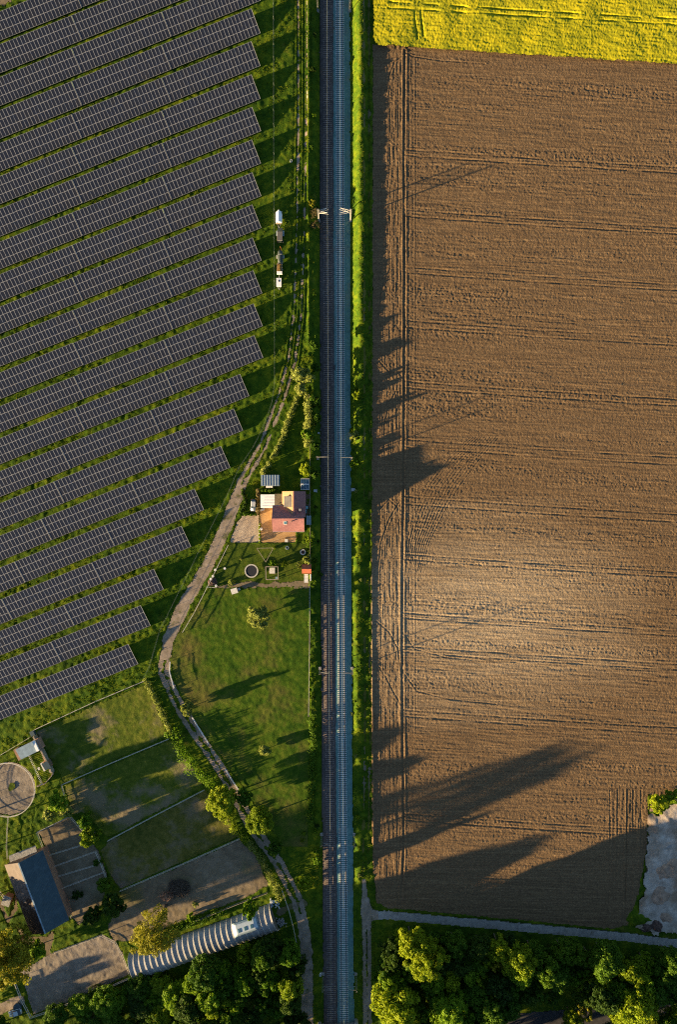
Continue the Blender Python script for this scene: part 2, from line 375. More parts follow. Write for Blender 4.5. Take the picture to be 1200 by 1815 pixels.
M['blue_glass'] = simple('blue_glazing', (0.055, 0.13, 0.19), 0.15, 2, 0.12, 0.6)
M['glass'] = simple('window_glass', (0.04, 0.055, 0.065), 0.1, 2, 0.08, 0.7)
M['turq'] = simple('turquoise_plastic', (0.13, 0.42, 0.52), 0.1, 3, 0.5)
M['black'] = simple('black_rubber', (0.018, 0.018, 0.02), 0.15, 4, 0.8)
M['mesh_black'] = simple('jumping_mat', (0.020, 0.022, 0.030), 0.1, 4, 0.7)
M['dark_paint'] = simple('dark_green_paint', (0.045, 0.060, 0.055), 0.2, 3, 0.5)
M['grey_paint'] = simple('grey_cab_roof', (0.13, 0.12, 0.11), 0.2, 3, 0.6)
M['pale_guard'] = simple('pale_mudguard', (0.38, 0.46, 0.48), 0.1, 3, 0.5)
M['orange'] = simple('orange_drawbar', (0.50, 0.20, 0.05), 0.15, 3, 0.6)
M['load'] = simple('brown_load', (0.20, 0.12, 0.035), 0.4, 4, 0.95, bump=(4, 1.0, 0.2))
M['car_silver'] = simple('silver_car_paint', (0.52, 0.54, 0.56), 0.05, 1, 0.3, 0.6, 0.2)
M['car_pale'] = simple('pale_blue_car_paint', (0.50, 0.58, 0.64), 0.05, 1, 0.3, 0.6, 0.1)
M['stone'] = simple('grey_stone', (0.30, 0.29, 0.27), 0.2, 1.5, 0.95, coords='world', bump=(4, 0.6, 0.08))
M['heap'] = simple('dark_earth_heap', (0.085, 0.055, 0.045), 0.35, 2, 0.95, coords='world', bump=(3, 1.0, 0.2))
M['heap_pale'] = simple('pale_spoil', (0.32, 0.225, 0.16), 0.25, 0.6, 0.95, coords='world', bump=(3, 0.8, 0.15))
M['red_shed'] = simple('orange_red_roof', (0.42, 0.12, 0.06), 0.15, 3, 0.7)
M['terracotta'] = simple('terracotta', (0.34, 0.23, 0.15), 0.15, 3, 0.9)
def tunnel_mat():
    m = Mat('tunnel_film', 0.38, 0.4); p = m.pos('object')
    f = m.noise(p, 0.5, 4, 0.6)
    c = m.ramp(f, [(0.3, (0.25, 0.245, 0.235)), (0.7, (0.38, 0.37, 0.355))]); m.color(c); return m.m
M['film'] = tunnel_mat()
M['twig'] = simple('dead_branches', (0.11, 0.085, 0.065), 0.3, 3, 0.95)
# ------------------------------------------------------------------ the lie of the land
CLX = [(-600, 601), (0, 602.3), (490, 603.3), (880, 604.5), (1240, 606.2), (1600, 608.8), (1815, 610.0), (2400, 612)]
def clx(yp): return np.interp(yp, [a for a, b in CLX[:]] and [q[0] for q in CLX], [q[1] for q in CLX])
def cut_depth(yp): return np.interp(yp, [0, 860, 1040, 1500, 1815], [1.95, 1.95, 0.40, 0.38, 0.45])
def bank_h(yp): return np.interp(yp, [0, 520, 720, 1100, 1500, 1590, 1640], [1.0, 0.95, 0.52, 0.36, 0.30, 0.12, 0.05])
def smooth(a, b, v):
    t = np.clip((v-a)/(b-a), 0, 1); return t*t*(3-2*t)
def base_h(x, y):
    X = 600+6*x; Y = 907.5-6*y
    c = X-(clx(Y)-604)
    D = cut_depth(Y); B = bank_h(Y)
    wob = (vn(x, y, 5, 1)-0.5)*4
    left = smooth(555, 570, c+wob*0.5)
    r1 = np.interp(Y, [820, 1020], [640, 631])
    right = smooth(622, r1, c+wob*0.3)
    fall = smooth(r1+3, r1+17, c+wob*0.5)
    z = -D*left
    z = z*(1-right)+B*right
    z = z*(1-fall)
    return z+0.40*np.exp(-((c-548)/2.6)**2)*(1-smooth(560, 660, Y))+0.28*np.exp(-((c-658)/1.6)**2)*(1-smooth(1500, 1560, Y))*smooth(85, 120, Y)
def base1(px, py):
    x, y = G(px, py); return float(base_h(np.array([x]), np.array([y]))[0])

SINKS = []
def bbox_of(pts, m=2.0):
    xs = [p[0] for p in pts]; ys = [p[1] for p in pts]
    return (min(xs)-m, min(ys)-m, max(xs)+m, max(ys)+m)
def patch(name, pts, mat, sdf=None, res=0.4, off=0.05, rough=0.03, rs=0.8, edge=0.35, es=1.2, hf=None, kind='structure', m=2.0, smoothf=True, sink=0.3):
    bb = bbox_of(pts, m)
    f0 = sdf or sd_poly(pts)
    def f(x, y): return f0(x, y)+(fbm(x, y, es, 5)-0.5)*2*edge
    xs = np.arange(bb[0], bb[2]+res, res); ys = np.arange(bb[1], bb[3]+res, res)
    def h(x, y):
        z = base_h(x, y)+off
        if hf is not None: z = z+hf(x, y)
        if rough: z = z+rough*fbm(x, y, rs, 2, 3)
        return z
    me = grid_mesh(name, xs, ys, h, mat, mask=lambda x, y: f(x, y) < 0, smooth=smoothf)
    o = link(name, me); o['kind'] = kind
    SINKS.append((f, bb, sink)); return o

# railway beds: two ridges of ballast in the cutting
def trk_off(x, y, side):
    X = 600+6*x; Y = 907.5-6*y
    return (X-clx(Y)+(22.3 if side == 'old' else 0))/6.0
def bed_profile(x, y, side):
    u = np.abs(trk_off(x, y, side))
    return np.interp(u, [0, 1.5, 1.75, 2.9], [0.30, 0.30, 0.24, 0.02])+0.045*fbm(x, y, 0.5, 4, 2)
yy = [(-158+2*k) for k in range(159)]
bed_pts = [(-8, -158), (6, 158)]
bed_new = [((clx(907.5-6*y)-600)/6.0, y) for y in yy]
def sd_new(x, y):
    u = trk_off(x, y, 'new'); lo = -2.05+(fbm(x, y, 7, 3)-0.5)*0.9
    return np.maximum(lo-u, u-2.95)
def sd_old(x, y):
    u = trk_off(x, y, 'old'); hi = 1.66+(fbm(x, y, 7, 3)-0.5)*0.9+0.25
    return np.maximum(-2.3-u, u-hi)
patch('ballast_grey', bed_pts, M['ballast_new'], sdf=sd_new, res=0.3, off=0.07, rough=0, edge=0.12, hf=lambda x, y: bed_profile(x, y, 'new'))
patch('ballast_brown', bed_pts, M['ballast_old'], sdf=sd_old, res=0.3, off=0.05, rough=0, edge=0.12, hf=lambda x, y: bed_profile(x, y, 'old'))

# brown field
field_poly = P2([(661, 79), (690, 80), (717, 82), (960, 96), (1215, 113), (1330, 121), (1330, 1425), (1200, 1412), (1150, 1408), (1147, 1500), (1132, 1585), (1112, 1640), (1086, 1646), (820, 1621), (690, 1609), (668, 1600), (660, 1520), (658, 1200), (660, 700)])
RUTS = []   # (polyline, half width, depth)
def rut(pts, hw=0.22, dep=0.11): RUTS.append((P2(pts), hw, dep))
SL = 0.064
for y0, gap in ((265, 10), (372, 11), (473, 10), (568, 12), (676, 11), (779, 13), (880, 13), (982, 9), (1086, 9), (1145, 10), (1258, 11), (1442, 11), (1545, 9)):
    for k in (0, 1):
        yy0 = y0+k*gap
        rut([(716, yy0), (800, yy0+84*SL+0.8), (950, yy0+234*SL+1.5), (1140, yy0+424*SL+1), (1330, yy0+614*SL)], 0.22, 0.085)
rut([(717.5, 90), (716, 300), (717.5, 500), (716, 800), (713, 1060), (714, 1300), (716, 1500), (712, 1590)], 0.28, 0.17)
for xx in (675, 683, 691, 698, 705, 711): rut([(xx, 110), (xx+1, 400), (xx-1, 800), (xx+1, 1200), (xx-1, 1590)], 0.14, 0.045)
for xx in (725, 732, 738): rut([(xx, 100), (xx, 500), (xx, 1000), (xx, 1300)], 0.12, 0.05)
for xx in (1082, 1095, 1112, 1123, 1137): rut([(xx, 1400), (xx, 1480), (xx-4, 1620)], 0.16, 0.06 if xx != 1112 else 0.16)
for k in range(11):      # headland turns near the house's shadow and lower down
    rut([(716+3*k, 1015), (722+4*k, 960), (735+5.5*k, 905), (756+6*k, 860), (790+6*k, 815), (835+5*k, 775)], 0.12, 0.05)
for (a, b, c, d) in (((672, 640), (690, 660), (702, 700), (704, 760)), ((704, 690), (690, 715), (682, 750), (680, 800)), ((672, 905), (690, 885), (706, 900), (709, 960)),
                     ((708, 890), (690, 920), (676, 960), (670, 1010)), ((666, 1100), (690, 1120), (706, 1150), (712, 1200)), ((664, 1170), (684, 1200), (700, 1230), (712, 1250)),
                     ((714, 1120), (735, 1150), (790, 1165), (860, 1172)), ((714, 1190), (740, 1225), (800, 1240), (880, 1248)), ((690, 480), (680, 500), (674, 530), (672, 560)),
                     ((714, 100), (700, 110), (690, 135), (685, 170)), ((716, 92), (730, 100), (780, 108), (860, 113))):
    rut([a, b, c, d], 0.16, 0.085)
def field_h(x, y):
    X = 600+6*x; Y = 907.5-6*y
    yr = y+SL*x
    row = smooth(714, 742, X)*(1-smooth(1150, 1168, X+0*Y)*0)
    lo_right = smooth(1075, 1085, X)*smooth(1380, 1410, Y)
    row = row*(1-lo_right)
    a = 0.10*(vn(x*0.08, yr, 0.36, 2)-0.5)*(0.5+1.0*vn(x*0.03, yr, 3.5, 5))+0.05*(vn(x*0.04, yr, 1.1, 1)-0.5)
    b = 0.10*(vn(x*0.15, y*0.15, 0.6, 3)*0+vn(x, y*0.10, 0.34, 3)-0.5)
    clod = 0.095*(vn(x*0.8, yr, 0.32, 6)-0.5)*(0.4+1.3*vn(x*0.06, yr, 2.6, 4)**2)+0.035*(vn(x, y, 0.24, 7)-0.5)
    z = 0.10+a*row+b*(1-row)+clod
    for pts, hw, dep in RUTS:
        bb = bbox_of(pts, 1.2)
        k = (x > bb[0]) & (x < bb[2]) & (y > bb[1]) & (y < bb[3])
        if not k.any(): continue
        d = d_line(x[k], y[k], pts)
        z[k] += (0.45+1.0*vn(x[k], y[k], 2.5, 1))*(-dep*np.exp(-(d/hw)**2)+0.6*dep*np.exp(-((d-2.1*hw)/(0.8*hw))**2))
    return z
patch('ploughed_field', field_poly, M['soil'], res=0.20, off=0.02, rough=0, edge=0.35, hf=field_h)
# rapeseed
rape_poly = P2([(661, -60), (1330, -60), (1330, 124), (1215, 118), (960, 101), (717, 86), (664, 82)])
RT = [P2([(690, 7), (900, 20), (1330, 44)]), P2([(688, 18), (900, 30), (1330, 54)]), P2([(733, -20), (735, 40), (740, 72)]), P2([(744, -20), (746, 30), (750, 66)])]
def rape_h(x, y):
    z = 0.95+0.25*(vn(x, y, 6.0, 3)-0.5)+0.12*(fbm(x, y, 1.6, 1, 2)-0.5)+0.10*(vn(x, y, 0.32, 5)-0.5)+0.12*(vn(x*0.2, y+SL*x, 0.5, 2)-0.5)
    for i, t in enumerate(RT):
        d = d_line(x, y, t); z = z-0.6*np.exp(-(d/0.26)**4)*np.clip(1.8*vn(x, y, 4.0, 7)-0.45, 0, 1)*(0.5+0.7*vn(x, y, 0.6, 3))
    return np.maximum(z, 0.05)
patch('rapeseed_field', rape_poly, M['rape'], res=0.19, off=0.0, rough=0, edge=0.5, hf=rape_h, sink=0.0)

# grass fields, paddocks, dirt, sand
meadow_poly = P2([(372, 1042), (548, 1040), (549, 1270), (546, 1500), (500, 1500), (440, 1410), (395, 1345), (350, 1285), (312, 1215), (302, 1170), (308, 1135), (335, 1090)])
patch('meadow', meadow_poly, M['meadow'], res=0.33, rough=0.16, rs=1.0, edge=0.8, es=3)
patch('garden_lawn', P2([(374, 1038), (404, 963), (547, 963), (548, 1038)]), M['lawn'], res=0.33, rough=0.10, rs=0.9, edge=0.2)
patch('upper_paddock', P2([(64, 1297), (257, 1212), (298, 1304), (113, 1385)]), M['paddock'], res=0.33, rough=0.14, edge=0.3)
patch('middle_paddock', P2([(114, 1392), (301, 1311), (336, 1352), (361, 1394), (191, 1484), (170, 1462), (150, 1440), (128, 1442)]), M['paddock'], res=0.33, rough=0.14, edge=0.3)
patch('lower_paddock', P2([(194, 1490), (363, 1401), (398, 1438), (424, 1482), (214, 1574), (195, 1550), (178, 1508)]), M['paddock_worn'], res=0.33, rough=0.14, edge=0.3)
patch('bare_paddock', P2([(215, 1580), (425, 1488), (455, 1520), (476, 1568), (430, 1592), (345, 1622), (240, 1668), (200, 1668), (192, 1640)]), M['dirt'], res=0.33, rough=0.12, edge=0.5)
patch('horse_pens', P2([(68, 1474), (125, 1447), (146, 1468), (172, 1505), (190, 1552), (180, 1600), (140, 1640), (125, 1620), (112, 1582), (98, 1548)]), M['dirt'], res=0.33, rough=0.10, edge=0.3)
patch('riding_arena', P2([(36, 1722), (96, 1687), (182, 1657), (203, 1668), (216, 1690), (230, 1726), (150, 1762), (58, 1797)]), M['sand'], res=0.3, rough=0.16, rs=1.0, edge=0.35)
ring_c = G(16, 1397.5)
patch('round_pen_sand', [(ring_c[0]-8, ring_c[1]-8), (ring_c[0]+8, ring_c[1]+8)], M['sand'], sdf=sd_circle(ring_c, 7.75), res=0.25, rough=0.07, rs=0.8, edge=0.05)
pen_c = ring_c
patch('pen_grass', [(pen_c[0]-4, pen_c[1]-4), (pen_c[0]+4, pen_c[1]+4)], M['lawn'], sdf=sd_circle((pen_c[0]+0.6, pen_c[1]+0.2), 1.1), res=0.25, off=0.16, rough=0.18, edge=1.6, es=1.8, sink=0)
patch('yard_gravel', P2([(406, 962), (420, 926), (430, 914), (459, 912), (460, 962)]), M['yard_gravel'], res=0.3, rough=0.03, edge=0.1)
patch('yard_paving', P2([(460, 962), (460, 910), (464, 898), (484, 896), (486, 941), (525, 941), (525, 962)]), M['paving'], res=0.3, rough=0.0, edge=0.03, off=0.06)
patch('barn_yard', P2([(30, 1640), (52, 1660), (84, 1660), (92, 1650), (96, 1660), (88, 1688), (98, 1694), (84, 1702), (78, 1672), (40, 1676)]), M['dirt'], res=0.3, rough=0.05, edge=0.3)
site_poly = P2([(1152, 1408), (1165, 1440), (1200, 1418), (1330, 1400), (1330, 1690), (1200, 1660), (1120, 1646), (1140, 1580), (1150, 1500)])
patch('building_ground', site_poly, M['site'], res=0.3, rough=0.7, rs=3.0, edge=2.0, es=2.5)
# tracks and lanes
path_pts = P2([(536, -60), (536, 200), (533, 400), (527, 560), (517, 640), (500, 700), (466, 790), (430, 852), (412, 902), (400, 935), (369, 1000), (327, 1070), (298, 1133), (289, 1189), (310, 1238), (341, 1290), (387, 1357), (415, 1406), (448, 1467), (495, 1532), (527, 1597), (540, 1650), (544, 1700), (545, 1900)])
def sd_path(x, y):
    Y = 907.5-6*y; d = d_line(x, y, path_pts); n = fbm(x, y, 1.5, 3)
    grassy = smooth(815, 905, Y)
    hw = np.interp(Y, [0, 640, 800, 900, 1100, 1200, 1500, 1900], [0.42, 0.42, 0.5, 1.15, 1.15, 0.9, 1.0, 1.15])
    ruts = np.abs(d-np.interp(Y, [0, 700, 900], [1.15, 1.0, 0.9]))-hw*0.75+(n-0.5)*0.7+np.interp(Y, [0, 600, 700], [0.12, 0.08, 0.0])
    full = d-(0.80+hw*0.42)
    mid = np.where((Y > 1170) & (Y < 1620), 0.45-d+(n-0.56)*1.8, -1)
    a = np.minimum(ruts, np.where(grassy > 0.5, full, 9))
    return np.maximum(a, mid)
patch('farm_track', path_pts, M['track'], sdf=sd_path, res=0.22, off=0.07, rough=0.035, edge=0.15, m=3, sink=0.12)
tunnel_lane = P2([(540, 1602), (515, 1606), (494, 1618)])
patch('side_track', tunnel_lane, M['dirt'], sdf=sd_strip(tunnel_lane, 0.9), res=0.3, off=0.04, edge=0.5)
lane1 = P2([(668, 1622), (690, 1622), (820, 1634), (1086, 1658), (1200, 1672), (1330, 1686)])
patch('concrete_lane', lane1, M['concrete'], sdf=sd_strip(lane1, 1.25), res=0.3, off=0.06, rough=0.03, edge=0.12)
lane2 = P2([(645, 1560), (649, 1610), (650, 1660), (652, 1900)])
def sd_lane2(x, y):
    d = d_line(x, y, lane2); Y = 907.5-6*y
    a = d-np.interp(Y, [1560, 1590, 1610, 1640], [0.5, 1.0, 1.7, 1.35])
    b = d_line(x, y, P2([(652, 1622), (672, 1622)]))-np.interp(600+6*x, [652, 672], [2.0, 1.3])
    mid = np.where(Y > 1640, 0.10-d+(fbm(x, y, 1.5, 2)-0.6)*0.9, -1)
    return np.maximum(np.minimum(a, b), mid)
patch('dirt_lane', lane2, M['track'], sdf=sd_lane2, res=0.25, off=0.05, rough=0.06, edge=0.2, m=3)
ver = [((clx(y)-604+b)/6.0-100, (907.5-y)/6.0) for y, b in ()]
vl = [P2([(648+o, -40), (649+o, 500), (649+o, 1000), (650+o, 1300), (646+o, 1560)]) for o in (-3, 6)]
def sd_vl(x, y): return np.minimum(d_line(x, y, vl[0]), d_line(x, y, vl[1]))-0.30+(fbm(x, y, 2.5, 4)-0.42)*1.0
patch('verge_track', vl[0]+vl[1], M['paddock_worn'], sdf=sd_vl, res=0.25, off=0.03, rough=0.04, edge=0.1, sink=0.1)
road_pts = P2([(630, 1838), (820, 1822), (960, 1808), (1120, 1796), (1330, 1782)])
patch('road', road_pts, M['asphalt'], sdf=sd_strip(road_pts, 2.6), res=0.5, off=0.05, rough=0, edge=0.05)
corner_lane = P2([(-60, 1815), (0, 1788), (34, 1774)])
patch('corner_lane', corner_lane, M['track'], sdf=sd_strip(corner_lane, 1.6), res=0.3, off=0.05, rough=0.05, edge=0.3)
barn_path = P2([(-30, 1560), (0, 1600), (14, 1632), (28, 1610), (28, 1580)])
patch('trodden_path', barn_path, M['dirt'], sdf=sd_strip(barn_path, 0.5), res=0.3, off=0.04, rough=0.03, edge=0.3)
patch('garden_bed', P2([(400, 1034), (546, 1030), (548, 1041), (372, 1043)]), M['dirt'], res=0.25, off=0.12, rough=0.05, edge=0.9, es=2.2, sink=0)
patch('field_path', P2([(-30, 22), (-30, -30), (36, -30), (18, 4)]), M['dirt'], res=0.33, off=0.05, edge=0.8)

# one ground sheet to the horizon, dense where the photograph looks
def grow(a, sgn, far=1600, n=26):
    return [a+sgn*(far-abs(a))*((k+1)/n)**3 for k in range(n)]
gx = np.array(sorted(grow(-108, -1)+list(np.arange(-108, 108.01, 0.36))+grow(108, 1)))
gy = np.array(sorted(grow(-162, -1)+list(np.arange(-162, 162.01, 0.36))+grow(162, 1)))
def sunk(x, y):
    s = np.zeros(x.shape)
    for f, bb, dep in SINKS:
        if dep <= 0: continue
        k = (x > bb[0]) & (x < bb[2]) & (y > bb[1]) & (y < bb[3])
        if not k.any(): continue
        d = f(x[k], y[k]); s[k] = np.maximum(s[k], np.where(d < -0.18, dep, 0.0))
    return s
def ground_h(x, y):
    X = 600+6*x; Y = 907.5-6*y
    near = (np.abs(x) < 110) & (np.abs(y) < 165)
    z = base_h(x, y)*near
    amp = np.full(x.shape, 0.20)
    pr = d_line(x, y, path_pts)
    ridge = 0.16*np.cos(pr*2*pi/0.95)*(pr < 2.6)*(1-smooth(600, 760, Y))*(0.4+vn(x, y*0.3, 1.5, 2))
    amp = np.where((X > 622) & (X < 662), 0.36, amp)
    amp = np.where((X > 545) & (X < 572) & (Y < 1500), 0.40, amp)
    bed = (np.abs(trk_off(x, y, 'new')+1.8) < 4.6)
    amp = np.where(bed, 0.03, amp)
    n = fbm(x, y, 1.0, 1, 4)
    z = z+ridge*near
    z = z+amp*np.maximum(0, (n-0.30))*1.9*near
    s = sunk(x, y)
    return np.where(s > 0, base_h(x, y)*near-s, z)
gm = grid_mesh('ground', gx, gy, ground_h, M['grass'])
g_o = link('ground', gm); g_o['kind'] = 'structure'

# tufts of taller grass standing on the verges and between the solar rows
def tufts(n, test, size, seed, name, mat):
    r = np.random.RandomState(seed)
    x = r.uniform(-103, 15, n); y = r.uniform(-155, 155, n)
    k = test(x, y) & (sunk(x, y) <= 0); x = x[k]; y = y[k]; n = len(x)
    z = ground_h(x, y)-0.05
    a = r.uniform(0, 2*pi, n); s = size*r.uniform(0.5, 1.3, n); lean = r.uniform(-0.5, 0.5, (n, 2))
    dx = np.cos(a)*s; dy = np.sin(a)*s; h = s*r.uniform(0.6, 1.4, n)
    c = np.stack([np.stack([x-dx, y-dy, z], -1), np.stack([x+dx, y+dy, z], -1),
                  np.stack([x+dx*0.6+lean[:, 0]*s, y+dy*0.6+lean[:, 1]*s, z+h], -1), np.stack([x-dx*0.6+lean[:, 0]*s, y-dy*0.6+lean[:, 1]*s, z+h*0.9], -1)], 1)
    me = np_mesh(name, c.reshape(-1, 3), np.arange(4*n).reshape(-1, 4), mat, False)
    o = link(name, me); o['kind'] = 'stuff'; return o
def lush(x, y):
    X = 600+6*x; Y = 907.5-6*y
    c = X-(clx(Y)-604)
    a = (vn(x, y, 2.2, 6)+vn(x, y, 7, 2)) > 0.92
    solar = (X < 545) & (Y < 1330)
    verge = ((c > 543) & (c < 568)) | ((c > 622) & (c < 660))
    right = (c > 621) & (c < 646)
    return (solar & a & (vn(x, y, 1.1, 3) > 0.4)) | (verge & (vn(x, y, 1.5, 3) > 0.40)) | (right & (vn(x, y, 1.2, 5) > 0.30) & (Y < 700))
tuft_o = tufts(420000, lush, 0.13, 5, 'tall_grass', M['tuft'])
# ------------------------------------------------------------------ solar park
RA = radians(22.0); RU = Vector((cos(RA), sin(RA), 0)); RV = Vector((-sin(RA), cos(RA), 0))
NCOL, PW, GAP = 26, 1.083, 0.30
DEP, RISE, LOW = 6.62, 1.57, 0.62
TILT = atan2(RISE, DEP); SLOPE = hypot(DEP, RISE); PH = SLOPE/3
def panel_mesh():
    b = MB(); w, h, t = PW-0.012, PH-0.015, 0.035; fw = 0.046
    b.box((0, 0, 0), (w-2*fw, h-2*fw, t-0.008), m=0)
    for sx in (-1, 1): b.box((sx*(w/2-fw/2), 0, 0.002), (fw, h, t), m=1)
    for sy in (-1, 1): b.box((0, sy*(h/2-fw/2), 0.002), (w-2*fw, fw, t), m=1)
    return b.mesh('solar_panel', [M['cells'], M['alu']])
PANEL = panel_mesh()
def frame_mesh(ncol):
    b = MB(); Lx = ncol*PW
    for k in range(3):
        for q in (0.22, 0.78):
            s = (k+q)*PH; b.bar((0.02, s*cos(TILT), s*sin(TILT)-0.06), (Lx-0.02, s*cos(TILT), s*sin(TILT)-0.06), 0.06, 0.07)

    for x in (-0.05, Lx+0.05): b.bar((x, 0, 0.03), (x, SLOPE*cos(TILT), SLOPE*sin(TILT)+0.03), 0.055, 0.05, 1)
    return b.mesh('mounting_rail', [M['steel'], M['alu']])
FR = {}
def post_mesh(h):
    b = MB(); b.box((0, 0, h/2), (0.10, 0.10, h)); return b.mesh('post', M['steel'])
P_LO = post_mesh(LOW+0.22*DEP*RISE/DEP+0.2); P_HI = post_mesh(LOW+0.75*RISE+0.2)
ORD = ['first', 'second', 'third', 'fourth', 'fifth', 'sixth', 'seventh', 'eighth', 'ninth', 'tenth', 'eleventh', 'twelfth', 'thirteenth', 'fourteenth', 'fifteenth',
       'sixteenth', 'seventeenth', 'eighteenth', 'nineteenth', 'twentieth', 'twenty-first', 'twenty-second', 'twenty-third', 'twenty-fourth']
row_ends = [(461, -115), (461, -57), (461, 1), (461, 59), (461, 117), (461, 175), (462, 232), (462, 290), (462.3, 347), (462.5, 404), (463, 462), (464, 519.5), (465, 578), (466, 634),
            (441, 702), (430, 763), (407.6, 829), (361, 904), (338, 969.5), (289, 1044.5), (266, 1109), (244, 1177)]
POSN = ['rightmost', 'second from the right', 'third from the right', 'fourth from the right']
jr = random.Random(11)
for ri, (ex, ey) in enumerate(row_ends):
    e = W(ex, ey, LOW)
    off = 0.0; k = 0
    while True:
        ncol = NCOL
        a = e-RU*(off+ncol*PW)            # left low corner of this table
        # is any of it inside the picture?
        c1 = a+RU*ncol*PW; top1 = c1+RV*DEP
        if c1.x < -103.5 and top1.x < -103.5: break
        if min(a.y, c1.y) > 153 : 
            off += ncol*PW+GAP; k += 1; continue
        lab = f'solar table, {POSN[min(k,3)]} in the {ORD[ri]} panel row from the top'
        t = thing('solar_table', lab, 'solar panels', (a.x, a.y, 0), RA+jr.gauss(0, 0.0015), 'solar tables in the sloping rows')
        if ncol not in FR: FR[ncol] = frame_mesh(ncol)
        fr = link('mounting_rail', FR[ncol], t, (0, 0, LOW))
        for i in range(5):
            x = 1.5+i*(ncol*PW-3)/4
            link('post', P_LO, t, (x, 0.22*DEP, -0.2)); link('post', P_HI, t, (x, 0.75*DEP, -0.2))
        for i in range(ncol):
            for j in range(3):
                s = (j+0.5)*PH
                wx = a + RU*((i+0.5)*PW)+RV*(s*cos(TILT))
                o = link('solar_panel', PANEL, t, ((i+0.5)*PW, s*cos(TILT), LOW+s*sin(TILT)))
                o.rotation_euler = (TILT+jr.gauss(0, 0.004), jr.gauss(0, 0.004), 0)
        off += ncol*PW+GAP; k += 1

# ------------------------------------------------------------------ railway
def trk_x(y, side): return (float(clx(907.5-6*y))-600-(22.3 if side == 'old' else 0))/6.0
def bed_z(y, side):
    Y = 907.5-6*y; return -float(cut_depth(Y))+(0.07 if side == 'new' else 0.05)+0.30
def make_track(side, label, smat, rough):
    t = thing('railway_track', label, 'railway track', (trk_x(0, side), 0, bed_z(0, side)), 0, 'tracks of the railway line')
    ox, oz = t.location.x, t.location.z
    ys = np.arange(-156, 156.1, 4.0)
    for sg in (-1, 1):
        b = MB()
        for y0, y1 in zip(ys[:-1], ys[1:]):
            p = [Vector((trk_x(y, side)+sg*0.755-ox, y, bed_z(y, side)-oz+0.0)) for y in (y0, y1)]
            b.bar(p[0]+Vector((0, 0, 0.05)), p[1]+Vector((0, 0, 0.05)), 0.15, 0.02)
            b.bar(p[0]+Vector((0, 0, 0.115)), p[1]+Vector((0, 0, 0.115)), 0.03, 0.11)
            b.bar(p[0]+Vector((0, 0, 0.19)), p[1]+Vector((0, 0, 0.19)), 0.09, 0.04)
        b.build('rail', M['rail_steel'], t)
    sb = MB(); sb.box((0, 0, -0.06), (2.6, 0.27, 0.2), taper=0.94); sm = sb.mesh('sleeper', smat)
    pitch = 0.62; n = int(310/pitch); rest = MB(); rr = random.Random(3)
    idx = sorted(range(-n//2, n//2+1), key=abs)
    for q, i in enumerate(idx):
        y = i*pitch
        c = (trk_x(y, side)-ox+rr.gauss(0, 0.02*rough), y, bed_z(y, side)-oz)
        if q < 100: link('sleeper', sm, t, c).rotation_euler = (0, 0, rr.gauss(0, 0.01*rough))
        else: rest.box((c[0], c[1], c[2]-0.06), (2.6, 0.27, 0.2), rz=rr.gauss(0, 0.01*rough), taper=0.94)
    r = rest.build('sleepers', smat, t); r['kind'] = 'stuff'
make_track('new', 'right hand railway track with pale concrete sleepers on blue grey ballast', M['sleeper_c'], 0.6)
make_track('old', 'left hand railway track with dull brown sleepers on dark ballast', M['sleeper_w'], 2.0)

def mast(px, py, side, label, kind):
    z0 = base1(px, py); b0 = W(px, py, z0)
    sg = 1 if side == 'left' else -1
    track = trk_x(b0.y, 'old' if side == 'left' else 'new')-b0.x
    t = thing('catenary_mast', label, 'railway mast', b0, 0, 'overhead line masts beside the railway')
    Hm = 8.2; reach = track
    mm = M['mast'] if kind == 2 else M['mast_dull']; fr_ = 1.0 if kind == 2 else 0.6
    b = MB(); w = 0.30
    for dx in (-w/2, w/2): b.box((dx, 0, Hm/2-0.3), (0.09*fr_, 0.22*fr_, Hm+0.6))
    for k in range(11) if kind == 2 else range(0, 11, 2): b.bar((-w/2, 0, 0.3+k*0.72), (w/2, 0, 0.66+k*0.72), 0.06, 0.06)
    b.build('mast_post', mm, t)
    f = MB(); f.box((0, 0, 0.1), (0.8, 0.8, 0.7)); f.build('foundation', M['stone'], t)
    zc = 5.7
    yoffs = (-0.5, 0.9) if kind == 2 else (0.0,)
    for yo in yoffs:
        c = MB()
        c.tube((0.15*sg, 0, 7.3), (reach*0.98, yo, 7.0), 0.06*fr_, 0.05*fr_)
        c.tube((0.15*sg, 0, 5.5), (reach*0.98, yo, 7.0), 0.075*fr_, 0.06*fr_)
        c.tube((0.35*sg, 0, 5.75), (reach+0.25*sg, yo, 5.9), 0.05*fr_, 0.04*fr_)
        c.build('cantilever', mm, t)
        i = MB()
        for q in (0.10, 0.14, 0.18): i.tube((reach*q, yo*q, 7.3-0.3*q), (reach*q+0.05*sg, yo*q, 7.3-0.3*q), 0.13, 0.13, 8)
        i.build('insulator', M['terracotta'], t)
mast(565, 392, 'left', 'tall pale mast with two arms beside the brown hedge, left of the rails', 2)
mast(621, 392, 'right', 'tall pale mast with two arms beside bright grass, right of the rails', 2)
mast(563, 813, 'left', 'single armed mast left of the rails, beside the shaded garden near the house', 1)
mast(623, 814, 'right', 'mast right of the rails beside a round bush, just above the house', 1)
mast(567, 1184, 'left', 'single armed mast between the long meadow and the rails', 1)
mast(624, 1184, 'right', 'mast between the rails and the verge, across from the meadow', 1)
mast(570, 1478, 'left', 'shaded mast left of the rails, near the trees below the meadow', 1)
mast(628, 1478, 'right', 'shaded mast right of the rails, near where the dirt lane starts', 1)
mast(573, 1725, 'left', 'left mast of the pair nearest the bridge parapet', 1)
mast(631, 1725, 'right', 'right mast of the pair nearest the bridge parapet', 1)
mast(563, 20, 'left', 'left mast of the pair at the top edge by the grassy track', 1)
